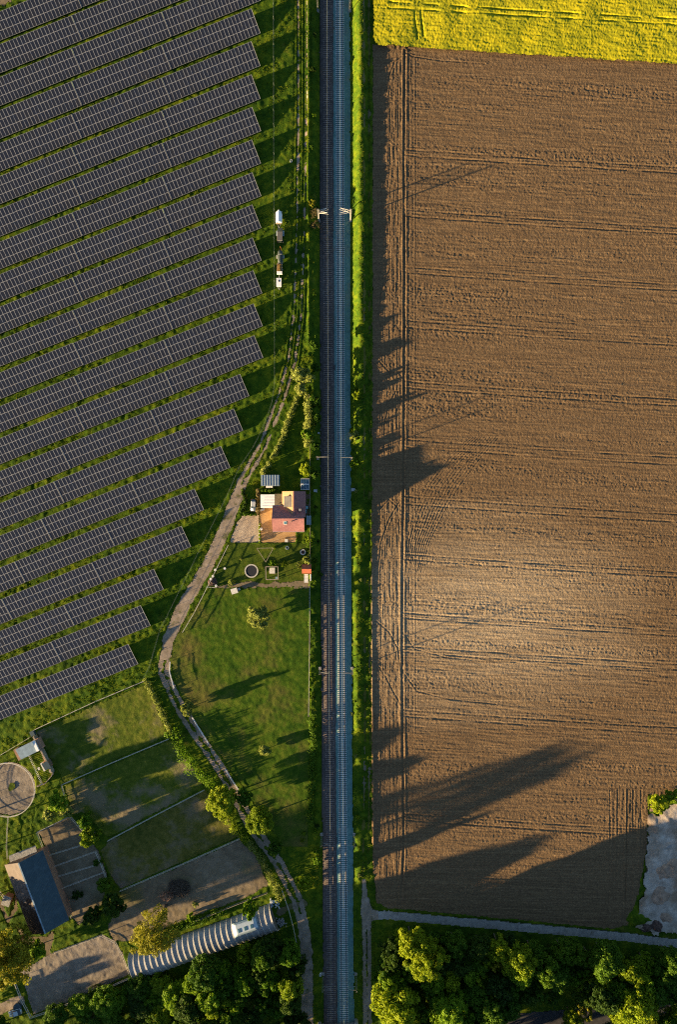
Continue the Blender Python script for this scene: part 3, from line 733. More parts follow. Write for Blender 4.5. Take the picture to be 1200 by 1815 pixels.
mast(620, 20, 'right', 'right mast of the pair at the top edge beside the rapeseed', 1)
my = [20, 392, 813, 1184, 1478, 1725]
for side, lab in (('old', 'thin contact and carrier wire hung above the brown sleepered track'), ('new', 'thin contact and carrier wire hung above the concrete sleepered track')):
    b = MB(); Y = [-40]+my+[1850]
    for y0, y1 in zip(Y[:-1], Y[1:]):
        a0 = G(0, y0)[1]; a1 = G(0, y1)[1]
        p0 = Vector((trk_x(a0, side), a0, base1(597, y0)+5.7)); p1 = Vector((trk_x(a1, side), a1, base1(597, y1)+5.7))
        b.tube(p0, p1, 0.012, n=4)
        prev = p0+Vector((0, 0, 1.3))
        for k in range(1, 9):
            t = k/8; q = p0.lerp(p1, t)+Vector((0, 0, 1.3-0.9*4*t*(1-t))); b.tube(prev, q, 0.010, n=4); prev = q
    o = b.build('overhead_wire', M['wire']); tag(o, lab, 'wire', 'overhead wires above the tracks')
# lineside cabinets and posts
def cabinet(px, py, d, mat, label, rz=0.0):
    t = thing('lineside_cabinet', label, 'cabinet', W(px, py, base1(px, py)), rz, 'trackside cabinets')
    b = MB(); b.box((0, 0, d[2]/2+0.1), d); b.build('body', mat, t)
    b = MB(); b.box((0, 0, d[2]+0.16), (d[0]+0.12, d[1]+0.12, 0.10)); b.build('lid', M['steel'], t)
    b = MB(); b.box((0, 0, -0.1), (d[0]+0.3, d[1]+0.3, 0.42)); b.build('plinth', M['stone'], t)
cabinet(559, 870, (0.8, 0.6, 1.2), M['steel'], 'small grey cabinet between the house and the railway')
cabinet(626, 868, (0.9, 0.7, 1.3), M['mast'], 'pale cabinet right of the railway, opposite the house')
cabinet(565, 768, (0.4, 0.35, 0.9), M['mast'], 'little pale post box left of the rails, above the single armed mast')
cabinet(624, 771, (0.45, 0.4, 0.9), M['mast'], 'little pale post box right of the rails, above the round bush')
cabinet(568, 1725, (0.5, 0.5, 0.8), M['white'], 'little white box in dark grass left of the rails near the bridge')
# bridge parapet at the foot of the picture
t = thing('bridge_parapet', 'grey stone bridge parapet across the foot of the railway between two round pillars', 'parapet', W(600, 1816, 0))
b = MB(); b.box((0, -0.2, 0.35), (9.8, 0.9, 1.5), rz=radians(3)); b.build('wall', M['stone'], t)
b = MB(); b.box((0, -0.2, 1.18), (9.9, 1.1, 0.14), rz=radians(3)); b.build('coping', M['steel'], t)
for x, y in ((-5.6, 0.3), (5.3, 1.2)):
    b = MB(); b.tube((x, y, -0.4), (x, y, 1.4), 0.55, 0.5, 12); b.tube((x, y, 1.4), (x, y, 1.62), 0.5, 0.2, 12); b.box((x, y-0.9, 0.45), (0.8, 1.6, 1.6)); b.build('pillar', M['stone'], t)

# ------------------------------------------------------------------ fences
POSTM = {}
def fence(pts, label, h=1.2, step=3.0, rails=(0.5, 1.1), rw=0.05, rh=0.10, mat=None, pmat=None, pr=0.06, cat='fence', name='fence', group=None, sag=0.0):
    mat = mat or M['tape']; pmat = pmat or M['wood']
    pw = [W(*p) for p in pts]
    o0 = Vector((pw[0].x, pw[0].y, base1(*pts[0])))
    t = thing(name, label, cat, o0, 0, group)
    key = (round(h, 2), pr, pmat.name)
    if key not in POSTM:
        b = MB(); b.tube((0, 0, -0.35), (0, 0, h), pr, pr*0.9, 6); POSTM[key] = b.mesh('post', pmat)
    tot = sum((b-a).length for a, b in zip(pw[:-1], pw[1:])); step = max(step, tot/96)
    r = MB(); loc = []
    for a, b in zip(pw[:-1], pw[1:]):
        n = max(1, round((b-a).length/step))
        for i in range(n): loc.append(a.lerp(b, i/n))
    loc.append(pw[-1])
    zz = base_h(np.array([p.x for p in loc]), np.array([p.y for p in loc]))
    loc = [Vector((p.x, p.y, z))-o0 for p, z in zip(loc, zz)]
    for p in loc: link('post', POSTM[key], t, p).rotation_euler = (random.gauss(0, 0.03), random.gauss(0, 0.03), 0)
    for a, b in zip(loc[:-1], loc[1:]):
        for z in rails:
            r.bar(a+Vector((0, 0, z)), b+Vector((0, 0, z)), rw, rh)
    r.build('rail' if rw > 0.02 else 'wire_mesh', mat, t); return t
fence([(485, -10), (485.5, 200), (486, 400), (487, 600), (487, 680), (483, 712), (474, 740), (462, 768), (450, 792), (424, 830)], 'long thin wire fence from the top edge down past the trailers to the bend', h=2.0, step=4, rails=(0.2, 0.9, 1.5, 1.95), rw=0.012, rh=0.03, mat=M['wire'], pmat=M['wire'], pr=0.04)
fence([(424, 830), (408, 868), (388, 909), (352, 980), (315, 1055), (285, 1115), (266, 1180), (256, 1200)], 'thin wire fence between the solar rows and the curving farm track', h=2.0, step=3.5, rails=(0.2, 0.9, 1.5, 1.95), rw=0.012, rh=0.03, mat=M['wire'], pmat=M['wire'], pr=0.04)
fence([(256, 1206), (170, 1242), (62, 1292)], 'fence along the top of the upper paddock below the last solar row', h=1.5, step=3, rails=(0.5, 1.0, 1.4), rw=0.06)
fence([(55, 1305), (30, 1320), (0, 1338), (-20, 1347)], 'short fence behind the blue roofed shelter in the left corner', h=1.4, step=3, rails=(0.5, 1.3), rw=0.06)
fence([(300, 1308), (200, 1350), (113, 1388)], 'pale rail fence dividing the upper paddock from the middle one', h=1.3, step=3, rails=(0.5, 1.2), rw=0.09, rh=0.12)
fence([(363, 1398), (280, 1441), (192, 1488)], 'pale rail fence dividing the middle paddock from the lower one', h=1.3, step=3, rails=(0.5, 1.2), rw=0.10, rh=0.12)
fence([(426, 1484), (320, 1531), (213, 1577)], 'pale rail fence along the top of the bare brown paddock', h=1.3, step=3, rails=(0.5, 1.2), rw=0.09, rh=0.12)
fence([(474, 1580), (420, 1600), (350, 1628), (340, 1634)], 'weathered fence between the bare paddock and the long tunnel', h=1.3, step=3, rails=(0.5, 1.2), rw=0.10, rh=0.12, mat=M['wood'])
fence([(110, 1389), (118, 1418), (125, 1444)], 'short fence on the left end of the middle paddock', h=1.2, step=2.5, rails=(0.5, 1.1), rw=0.07)
fence([(67, 1473), (125, 1445), (147, 1469)], 'pale fence round the top of the brown horse pens', h=1.3, step=2.5, rails=(0.5, 1.2), rw=0.09)
fence([(67, 1473), (82, 1512), (100, 1552), (112, 1582), (128, 1624)], 'fence down the barn side of the horse pens', h=1.3, step=2.5, rails=(0.5, 1.2), rw=0.08)
fence([(83, 1515), (142, 1497)], 'first dividing rail of the horse pens from the top', h=1.3, step=2.5, rails=(0.5, 1.2), rw=0.09, group='dividing rails of the horse pens')
fence([(92, 1535), (170, 1507)], 'second dividing rail of the horse pens from the top', h=1.3, step=2.5, rails=(0.5, 1.2), rw=0.09, group='dividing rails of the horse pens')
fence([(100, 1552), (177, 1529)], 'third dividing rail of the horse pens from the top', h=1.3, step=2.5, rails=(0.5, 1.2), rw=0.09, group='dividing rails of the horse pens')
fence([(110, 1572), (186, 1543)], 'lowest dividing rail of the horse pens', h=1.3, step=2.5, rails=(0.5, 1.2), rw=0.09, group='dividing rails of the horse pens')
fence([(170, 1506), (180, 1528), (190, 1556)], 'pale fence on the right end of the horse pens', h=1.3, step=2.5, rails=(0.5, 1.2), rw=0.12)
fence([(96, 1686), (140, 1670), (180, 1655), (205, 1667), (218, 1692), (232, 1728)], 'wooden fence round the curved end of the riding arena', h=1.3, step=2.5, rails=(0.5, 1.2), rw=0.10)
fence([(231, 1730), (200, 1744), (150, 1764), (100, 1785), (56, 1800), (40, 1770), (26, 1734)], 'pale wooden fence along the lower edge of the riding arena', h=1.3, step=2.5, rails=(0.5, 1.2), rw=0.13, rh=0.14)
fence([(548, 700), (549, 780), (550, 870), (550, 1000), (549, 1040)], 'garden fence running beside the railway behind the house', h=1.5, step=2.5, rails=(0.4, 1.0, 1.45), rw=0.05, mat=M['wood'])
fence([(549, 1040), (549, 1120), (548, 1200), (547, 1268)], 'straight pale fence on the railway side of the meadow', h=1.2, step=3, rails=(0.5, 1.1), rw=0.12)
fence([(405, 966), (388, 1000), (372, 1032), (345, 1085), (324, 1120)], 'pale rail fence between the garden and the farm track', h=1.2, step=3, rails=(0.5, 1.1), rw=0.09)
fence([(302, 1172), (301, 1190), (309, 1219)], 'short white rail where the track bends beside the meadow', h=1.2, step=2.5, rails=(0.5, 1.1), rw=0.12, mat=M['white'], group='white rails along the meadow bend')
fence([(341, 1270), (356, 1294), (371, 1318)], 'white rail along the meadow, just below the tree on the track', h=1.2, step=2.5, rails=(0.5, 1.1), rw=0.13, mat=M['white'], group='white rails along the meadow bend')
fence([(399, 1361), (411, 1380), (423, 1398)], 'white rail along the meadow, nearest the two round trees', h=1.2, step=2.5, rails=(0.5, 1.1), rw=0.13, mat=M['white'], group='white rails along the meadow bend')
fence([(366, 1040), (384, 1041)], 'short pale rail closing the lower left corner of the garden', h=1.1, step=1.5, rails=(0.5, 1.0), rw=0.08)
fence([(500, 1575), (512, 1610), (520, 1640), (526, 1670)], 'thin fence between the tunnel end and the farm track', h=1.2, step=2.5, rails=(0.6, 1.1), rw=0.07)
fence([(16, 1446), (14, 1470), (13, 1500), (15, 1520)], 'pale thin fence running down from the round pen to the barn', h=1.2, step=2.5, rails=(0.6, 1.1), rw=0.07)
fence([(-10, 1565), (6, 1585), (18, 1602)], 'grey fence beside the trodden path left of the barn', h=1.3, step=2.0, rails=(0.5, 1.2), rw=0.12)
# stack-like timber wall by the shelters
t = thing('timber_wall', 'thick brown timber screen on the right side of the shelters', 'fence', W(63, 1303))
b = MB(); pw = [W(*p)-W(63, 1303) for p in ((63, 1302), (74, 1322), (85, 1344), (95, 1366), (94, 1372), (81, 1387), (66, 1392))]
rr = random.Random(5)
for q, (a, c) in enumerate(zip(pw[:-1], pw[1:])):
    n = max(2, int((c-a).length/0.30)); hh = 2.0 if q < 3 else 1.3
    for i in range(n):
        p = a.lerp(c, (i+0.5)/n); h = hh+rr.uniform(-0.1, 0.15)
        b.box((p.x, p.y, h/2-0.1), (0.28, 0.42 if q < 3 else 0.2, h), rz=atan2(c.y-a.y, c.x-a.x)+rr.gauss(0, 0.1))
b.build('boards', M['wood'], t)
t = thing('rope_fence', 'dotted white rope fence between the round pen and the shelters', 'fence', W(53, 1339))
o0 = W(53, 1339); b = MB(); a = W(53, 1339)-o0; c = W(75, 1388)-o0
pm = MB(); pm.tube((0, 0, -0.2), (0, 0, 1.0), 0.11, 0.11, 6); pmm = pm.mesh('post', M['white'])
for i in range(19): link('post', pmm, t, a.lerp(c, i/18))
b.bar(a+Vector((0, 0, 0.9)), c+Vector((0, 0, 0.9)), 0.03, 0.03); b.build('rope', M['wire'], t)
# round pen ring
t = thing('round_pen', 'circular wooden fence around the sandy lunging pen', 'fence', (ring_c[0], ring_c[1], 0))
b = MB()
for z in (0.6, 1.1): b.ring(7.86, 7.95, z, z+0.06, 56)
b.ring(7.76, 8.0, 1.26, 1.30, 56)
b.build('rail', M['tape'], t)
pb = MB(); pb.tube((0, 0, -0.3), (0, 0, 1.26), 0.055, 0.05, 6); pbm = pb.mesh('post', M['wood'])
for k in range(20): link('post', pbm, t, (8.03*cos(2*pi*k/20), 8.03*sin(2*pi*k/20), 0))
# ------------------------------------------------------------------ buildings
def gable(b, x0, x1, y0, y1, ze, zr, t=0.16, m=0, axis='x'):
    """two roof slabs; ridge along x or y"""
    if axis == 'x':
        ym = (y0+y1)/2
        b.slab([(x0, y0, ze), (x1, y0, ze), (x1, ym, zr), (x0, ym, zr)], t, m); b.slab([(x0, y1, ze), (x0, ym, zr), (x1, ym, zr), (x1, y1, ze)], t, m)
    else:
        xm = (x0+x1)/2
        b.slab([(x0, y0, ze), (x0, y1, ze), (xm, y1, zr), (xm, y0, zr)], t, m); b.slab([(x1, y0, ze), (xm, y0, zr), (xm, y1, zr), (x1, y1, ze)], t, m)
def gable_walls(b, x0, x1, y0, y1, ze, zr, m=0, axis='x', z0=-0.3):
    if axis == 'x':
        ym = (y0+y1)/2
        prof = [(y0, z0), (y1, z0), (y1, ze), (ym, zr), (y0, ze)]
        vs = [(x0, y, z) for y, z in prof]+[(x1, y, z) for y, z in prof]
    else:
        xm = (x0+x1)/2
        prof = [(x0, z0), (x1, z0), (x1, ze), (xm, zr), (x0, ze)]
        vs = [(x, y0, z) for x, z in prof]+[(x, y1, z) for x, z in prof]
    n = 5; b.add(vs, [tuple(range(n)), tuple(range(2*n-1, n-1, -1))]+[(i, n+i, n+(i+1) % n, (i+1) % n) for i in range(n)], m)
# the house by the railway
hc = Vector((-14.5, -1.9, 0))
house = thing('house', 'red tiled L shaped house with one roof slope painted sunlit orange and grey dormer, beside the railway', 'house', hc)
hx0, hx1, hy0, hy1 = -19.17-hc.x, -9.91-hc.x, -5.70-hc.y, 1.88-hc.y
wx0, wx1, wy1 = -16.4-hc.x, -9.55-hc.x, 6.0-hc.y
b = MB(); gable_walls(b, hx0+0.35, hx1-0.35, hy0+0.45, hy1-0.45, 3.35, 5.95); gable_walls(b, wx0+0.4, wx1-0.4, 0.5, wy1-0.35, 3.3, 5.2, axis='y'); b.build('wall', M['render'], house)
b = MB(); gable(b, hx0, hx1, hy0, hy1, 3.4, 6.25); rf = b.build('main_roof', M['tile'], house)
b = MB(); b.bar((hx0-0.02, (hy0+hy1)/2, 6.29), (hx1+0.02, (hy0+hy1)/2, 6.29), 0.26, 0.14); b.build('ridge_tile', M['tile'], rf)
b = MB(); xm = (wx0+wx1)/2
b.slab([(wx1, 0.45, 3.42), (xm, 0.45, 5.52), (xm, wy1, 5.52), (wx1, wy1, 3.42)], 0.16); b.build('wing_roof', M['tile'], house)
b = MB(); b.slab([(wx0, 0.45, 3.42), (wx0, wy1, 3.42), (xm, wy1, 5.52), (xm, 0.45, 5.52)], 0.16); w_o = b.build('wing_roof', M['tile_sunlit'], house); w_o['label'] = 'wing roof slope with sunlight painted into its orange tile colour'
b = MB(); b.bar((xm, 0.4, 5.56), (xm, wy1+0.02, 5.56), 0.24, 0.12); b.build('ridge_tile', M['tile'], w_o)
dx0, dx1, dy0, dy1 = -15.75-hc.x, -13.55-hc.x, 1.45-hc.y, 4.55-hc.y
b = MB(); b.box(((dx0+dx1)/2+0.1, (dy0+dy1)/2, 4.55), (dx1-dx0-0.3, dy1-dy0-0.3, 1.1)); dm = b.build('dormer', M['render'], house)
b = MB(); b.slab([(dx0, dy0, 5.12), (dx1, dy0, 5.26), (dx1, dy1, 5.26), (dx0, dy1, 5.12)], 0.12); b.build('dormer_roof', M['seam_grey'], dm)
b = MB(); b.box((dx0+0.22, (dy0+dy1)/2, 4.55), (0.06, 1.6, 0.7)); b.build('dormer_window', M['glass'], dm)
b = MB()   # skylight on the south slope
sl = atan2(6.25-3.4, (hy1-hy0)/2); sx, sy = (505.5-600)/6*0.976-hc.x, (907.5-926.5)/6*0.976-hc.y
sz = 3.4+(sy-hy0)*math.tan(sl); Mx = Matrix.Rotation(sl, 3, 'X')
b.box((sx, sy, sz+0.06), (0.95, 1.15, 0.14), M=Mx); so = b.build('skylight', M['mast'], house)
b = MB(); b.box((sx, sy, sz+0.10), (0.72, 0.92, 0.12), M=Mx); b.build('pane', M['blue_glass'], so)
b = MB(); cx, cy = (516.3-600)/6*0.97-hc.x, (907.5-924)/6*0.97-hc.y; cz = 3.4+(cy-hy0)*math.tan(sl)
b.tube((cx, cy, cz-0.3), (cx, cy, cz+0.7), 0.14, 0.14, 10); b.tube((cx, cy, cz+0.75), (cx, cy, cz+0.9), 0.2, 0.12, 10); b.build('vent_pipe', M['wood_dark'], house)
b = MB(); b.box((xm+1.9, 2.5, 5.0), (0.55, 0.55, 1.5)); ch = b.build('chimney', M['brick'], house)
b = MB(); b.box((xm+1.9, 2.5, 5.80), (0.68, 0.68, 0.12)); b.build('chimney_cap', M['stone'], ch)
for i, (x, w) in enumerate(((-3.0, 1.2), (-0.6, 1.2), (2.2, 1.5))):
    b = MB(); b.box((x, hy0+0.43, 1.6), (w, 0.12, 1.3)); wn = b.build('window', M['white'], house)
    b = MB(); b.box((x, hy0+0.40, 1.6), (w-0.2, 0.12, 1.1)); b.build('pane', M['glass'], wn)
b = MB(); b.box((hx0+0.33, -1.2, 1.1), (0.12, 1.1, 2.2)); b.build('door', M['wood_red'], house)
for yy_ in (hy0-0.06, hy1+0.06):
    b = MB(); b.bar((hx0, yy_, 3.26), (hx1 if yy_ < 0 else wx0, yy_, 3.26), 0.14, 0.12); b.build('gutter', M['steel'], house)

def flat_building(name, label, cat, px0, py0, px1, py1, z, roofmat, wallmat, slope=0.15, rz=0.0, over=0.2, extra=None, door=True):
    k = (H-z)/H/6.0
    c = Vector((((px0+px1)/2-600)*k, (907.5-(py0+py1)/2)*k, 0)); w = abs(px1-px0)*k; d = abs(py1-py0)*k
    t = thing(name, label, cat, c, rz)
    b = MB(); b.box((0, 0, (z-0.25)/2-0.1), (w-2*over, d-2*over, z-0.05)); b.build('wall', wallmat, t)
    b = MB(); b.slab([(-w/2, -d/2, z+slope/2), (w/2, -d/2, z+slope/2), (w/2, d/2, z-slope/2+0.3), (-w/2, d/2, z-slope/2+0.3)], 0.12); ro = b.build('roof', roofmat, t)
    if door:
        b = MB(); b.box((-w/2+over+0.9, -d/2+over, 0.95), (0.9, 0.10, 1.9)); b.build('door', M['wood_dark'], t)
    return t, w, d
g, w, d = flat_building('garage', 'garage with a flat white roof joined to the left of the house', 'garage', 461.7, 876.5, 486.8, 900.3, 2.7, M['white_sheet'], M['render'])
b = MB()
for i in range(5): b.bar((-w/2+0.02, -d/2+d*(i+0.5)/5, 2.86+0.3*(i+0.5)/5), (w/2-0.02, -d/2+d*(i+0.5)/5, 2.86+0.3*(i+0.5)/5), 0.05, 0.05)
b.build('roof_rib', M['white'], g)
flat_building('annex', 'low annex with a brown gravel roof between garage and house', 'annex', 487.2, 875.3, 500.5, 896.5, 2.85, M['dirt'], M['render'], door=False)
s, w, d = flat_building('shed', 'shed with a ribbed blue grey metal roof above the garage', 'shed', 462.5, 841.8, 495.5, 861.3, 2.5, M['seam_blue'], M['wood_dark'])
b = MB()
for i in range(7): b.bar((-w/2+w*(i+0.5)/7, -d/2+0.02, 2.62), (-w/2+w*(i+0.5)/7, d/2-0.02, 2.76), 0.06, 0.06)
b.build('roof_seam', M['steel'], s)
wb = thing('white_chest', 'white chest standing against the lower side of the ribbed shed', 'chest', W(477.8, 862.8))
b = MB(); b.box((0, 0, 0.55), (1.9, 0.6, 1.1)); b.build('body', M['white'], wb); b = MB(); b.box((0, 0, 1.14), (1.96, 0.66, 0.08)); b.build('lid', M['white_sheet'], wb)
# glazed cold frame house
t = thing('greenhouse', 'small greenhouse with two blue panes and white frame behind the house', 'greenhouse', W(541, 858.8))
b = MB(); b.box((0, 0, 0.9), (2.2, 3.0, 1.8)); b.build('wall', M['blue_glass'], t)
for sg in (-1, 1):
    b = MB(); b.slab([(-1.2, sg*1.55, 1.85), (1.2, sg*1.55, 1.85), (1.2, 0.0, 2.35), (-1.2, 0.0, 2.35)], 0.05); pn = b.build('roof_pane', M['blue_glass'], t)
b = MB(); b.bar((-1.25, 0, 2.40), (1.25, 0, 2.40), 0.28, 0.08)
for sg in (-1, 1):
    b.bar((-1.25, sg*1.58, 1.88), (1.25, sg*1.58, 1.88), 0.12, 0.08)
    for x in (-1.2, 1.2): b.bar((x, sg*1.5, 1.91), (x, sg*0.16, 2.41), 0.10, 0.06)
    for x in (-0.4, 0.4): b.bar((x, sg*1.5, 1.90), (x, sg*0.16, 2.40), 0.04, 0.04)
b.build('frame', M['white'], t)
# terrace clutter between house and railway fence
s, w, d = flat_building('lean_to', 'lean-to with grey blue roof at the lower right corner of the house', 'lean-to', 543, 914, 551.2, 930, 2.2, M['seam_blue'], M['wood_dark'], over=0.1)
t = thing('terrace_deck', 'dark reddish deck squeezed between the house and the railway fence', 'deck', W(545.5, 893))
b = MB()
for i in range(18): b.box((0, -3.0+i*0.34, 0.12), (1.6, 0.31, 0.10))
b.build('boards', M['wood_dark'], t); b = MB(); b.box((-0.6, 0, 0.02), (0.1, 6, 0.12)); b.box((0.6, 0, 0.02), (0.1, 6, 0.12)); b.build('joist', M['wood_dark'], t)
for (px, py, dd, lab) in ((539.6, 905.5, (0.5, 1.4, 0.9), 'taller turquoise water tank at the right wall of the house'), (542.6, 899.5, (0.6, 0.9, 0.7), 'smaller turquoise water tank beside the railway fence')):
    t = thing('water_tank', lab, 'tank', W(px+1.5, py)); b = MB(); b.box((0, 0, dd[2]/2+0.15), dd, taper=0.95); b.build('tank', M['turq'], t)
    b = MB(); b.tube((0, 0, dd[2]+0.15), (0, 0, dd[2]+0.22), 0.16, 0.16, 10); b.build('lid', M['white'], t)
# row of posts and plants dividing the yard
for i, (py, lab) in enumerate(((931, 'topmost post of the row dividing the yard'), (938, 'second post from the top of the row dividing the yard'), (945, 'middle post of the row dividing the yard'), (951.5, 'fourth post of the row dividing the yard'), (958, 'lowest post of the row dividing the yard'))):
    t = thing('garden_post', lab, 'post', W(460.6, py), 0, 'posts dividing the yard')
    b = MB(); b.box((0, 0, 0.8), (0.16, 0.16, 1.7)); b.build('shaft', M['wood'], t); b = MB(); b.box((0, 0, 1.69), (0.24, 0.24, 0.08)); b.build('cap', M['white'], t)
t = thing('barbecue', 'white barbecue on the orange paving beside the yard posts', 'barbecue', W(463.5, 937.5))
b = MB(); b.tube((0, 0, 0.75), (0, 0, 1.15), 0.42, 0.36, 12); b.build('lid', M['white'], t); b = MB(); 
for k in range(3): b.tube((0.3*cos(k*2.1), 0.3*sin(k*2.1), 0), (0.2*cos(k*2.1), 0.2*sin(k*2.1), 0.8), 0.03)
b.build('leg', M['steel'], t)
t = thing('garden_lounger', 'white garden lounger at the lower left corner of the garage', 'lounger', W(464.5, 903.8), radians(20))
b = MB(); b.box((-0.2, 0, 0.35), (1.1, 0.6, 0.1)); b.build('seat', M['white'], t); b = MB(); b.box((0.55, 0, 0.6), (0.6, 0.6, 0.08), M=Matrix.Rotation(-0.7, 3, 'Y')); b.build('backrest', M['white'], t)
for x in (-0.65, 0.3):
    for y in (-0.25, 0.25): b = MB(); b.box((x, y, 0.16), (0.06, 0.06, 0.32)); b.build('leg', M['white'], t)
t = thing('garden_table', 'small cream square table on the orange paving below the house', 'table', W(507.7, 958))
b = MB(); b.box((0, 0, 0.73), (0.9, 0.9, 0.06)); b.build('tabletop', M['mast'], t)
for x in (-0.36, 0.36):
    for y in (-0.36, 0.36): b = MB(); b.box((x, y, 0.36), (0.07, 0.07, 0.7)); b.build('leg', M['wood'], t)

# the barn
a = W(41, 1520, 4.0); c = W(88, 1643.5, 4.0); a.z = c.z = 0
ax = (c-a).normalized(); L = (c-a).length; ang = atan2(ax.y, ax.x); ctr = (a+c)/2
barn = thing('barn', 'long barn with one dark blue and one pale roof slope of moss and painted shade', 'barn', ctr, ang)
hw = 5.95
b = MB(); gable_walls(b, -L/2+0.3, L/2-0.3, -hw+0.4, hw-0.4, 3.9, 6.75); b.build('wall', M['brick'], barn)
b = MB(); b.slab([(-L/2, hw, 4.0), (-L/2, 0, 7.0), (L/2, 0, 7.0), (L/2, hw, 4.0)], 0.14); r1 = b.build('roof', M['barn_blue'], barn); r1['label'] = 'dark blue metal roof slope'
b = MB(); b.slab([(-L/2, -hw, 4.0), (L/2, -hw, 4.0), (L/2, 0, 7.0), (-L/2, 0, 7.0)], 0.14); r2 = b.build('roof', M['barn_pale'], barn); r2['label'] = 'pale roof slope with brown moss and painted shade'
b = MB(); b.bar((-L/2, -0.12, 7.03), (L/2, -0.12, 7.03), 0.36, 0.10); b.build('ridge_cap', M['blue_sheet'], barn)
b = MB(); b.box((-L/2+0.27, 0, 1.6), (0.14, 3.0, 3.2)); b.build('door', M['wood_dark'], barn)
b = MB(); b.slab([(-L/2-1.6, -4.8, 2.5), (-L/2+0.2, -4.8, 3.0), (-L/2+0.2, 3.6, 3.0), (-L/2-1.6, 3.6, 2.5)], 0.08); b.build('porch_roof', M['stone'], barn)
# shelters in the corner above the barn
def shelter(pxc, pyc, w, d, h, rz, label, sheet, ends, name='shelter', cat='shelter'):
    t = thing(name, label, cat, W(pxc, pyc, h)*1.0, rz); t.location.z = 0
    b = MB(); b.box((0, 0, h/2-0.15), (w-0.3, d-0.3, h-0.1)); b.build('wall', M['wood_dark'], t)
    b = MB(); b.slab([(-w/2, -d/2, h), (w/2, -d/2, h), (w/2, d/2, h+0.35), (-w/2, d/2, h+0.35)], 0.1); b.build('roof', sheet, t)
    return t
t = shelter(46.5, 1330, 5.4, 3.35, 2.4, radians(26), 'shelter under a pale blue sheet with a white end strip in the left corner', M['blue_sheet'], None)
b = MB(); b.box((2.95, 0, 2.35), (0.75, 3.3, 0.5)); b.build('white_edge', M['white_sheet'], t)
b = MB(); b.box((3.85, 0.1, 1.0), (0.85, 3.3, 2.0)); b.build('end_wall', M['wood_red'], t)
b = MB(); b.box((-3.15, 0, 1.1), (0.95, 3.5, 2.1)); b.build('side_store', M['wood_red'], t)
t = shelter(81.5, 1357, 1.9, 2.2, 2.2, radians(26), 'small hut with a dark blue roof and cream front beside the timber screen', M['barn_blue'], None, 'hut', 'hut')
b = MB(); b.box((-1.25, 0, 1.0), (0.55, 2.5, 2.0)); b.build('front_wall', M['mast'], t)
b = MB(); b.box((-0.2, 1.9, 0.6), (0.6, 1.5, 1.2)); b.build('side_box', M['wood_red'], t)
t = thing('drinking_trough', 'pale rounded trough at the lower right of the small hut', 'trough', W(90.5, 1365), radians(-20))
b = MB(); b.ring(0.45, 0.55, 0, 0.6, 14); b.tube((0, 0, 0), (0, 0, 0.35), 0.46, 0.46, 14); b.build('tub', M['mast'], t)
t = thing('garden_table', 'pale little table in front of the small hut', 'table', W(69.5, 1361), radians(26))
b = MB(); b.box((0, 0, 0.6), (0.6, 0.8, 0.06)); b.build('tabletop', M['mast'], t); b = MB(); b.box((0, 0, 0.28), (0.4, 0.08, 0.56)); b.build('leg', M['wood'], t)
flat_building('small_shed', 'small shed under a pale grey sheet left of the barn', 'shed', 3, 1588, 18, 1606, 2.1, M['stone'], M['wood_dark'], rz=radians(-18))
t = thing('blue_box', 'dark blue feed box at the upper end of the timber screen', 'box', W(59.5, 1298), radians(26))
b = MB(); b.box((0, 0, 0.6), (1.1, 1.4, 1.2)); b.build('body', M['barn_blue'], t); b = MB(); b.box((0, 0, 1.25), (1.2, 1.5, 0.1)); b.build('lid', M['barn_blue'], t)

# the long poly tunnel
a = W(235.5, 1714, 0.6); c = W(485.5, 1625.5, 0.6); a.z = c.z = 0
ax = (c-a).normalized(); L = (c-a).length; ang = atan2(ax.y, ax.x); ctr = (a+c)/2
tun = thing('poly_tunnel', 'long arched tunnel with hooped grey white film above the lower wood', 'tunnel', ctr, ang)
HWT, HT, NB = 4.0, 3.5, 26
def arch(x, t, r=1.0): return (x, -HWT*r*cos(t), HT*r*sin(t)**0.85 if sin(t) > 0 else 0)
n_per = 6; nx = NB*n_per+1; na = 22
co = []; 
for i in range(nx):
    u = (i % n_per)/n_per; sag = 1-0.032*sin(pi*u)**0.8-0.0
    for j in range(na+1):
        t_ = pi*j/na; x = -L/2+L*i/(nx-1); co.append((x, -HWT*sag*cos(t_), HT*sag*max(0, sin(t_))**0.85))
q = np.array([[i*(na+1)+j, (i+1)*(na+1)+j, (i+1)*(na+1)+j+1, i*(na+1)+j+1] for i in range(nx-1) for j in range(na)])
link('film', np_mesh('film', np.array(co), q, M['film']), tun)
hb = MB(); hp = [Vector(arch(0, pi*j/18, 1.004)) for j in range(19)]
for p0, p1 in zip(hp[:-1], hp[1:]): hb.tube(p0, p1, 0.05, 0.05, 6, cap=False)
hm = hb.mesh('hoop', [M['mast']])
for i in range(NB+1): link('hoop', hm, tun, (-L/2+L*i/NB, 0, 0))
for sx in (-1, 1):
    b = MB(); pts = [Vector(arch(sx*(L/2-0.05), pi*j/18, 0.985)) for j in range(19)]
    b.add(pts+[p+Vector((sx*0.04, 0, 0)) for p in pts], [tuple(range(19)), tuple(range(37, 18, -1))]); ew = b.build('end_sheet', M['film'] if sx < 0 else M['grey_paint'], tun)
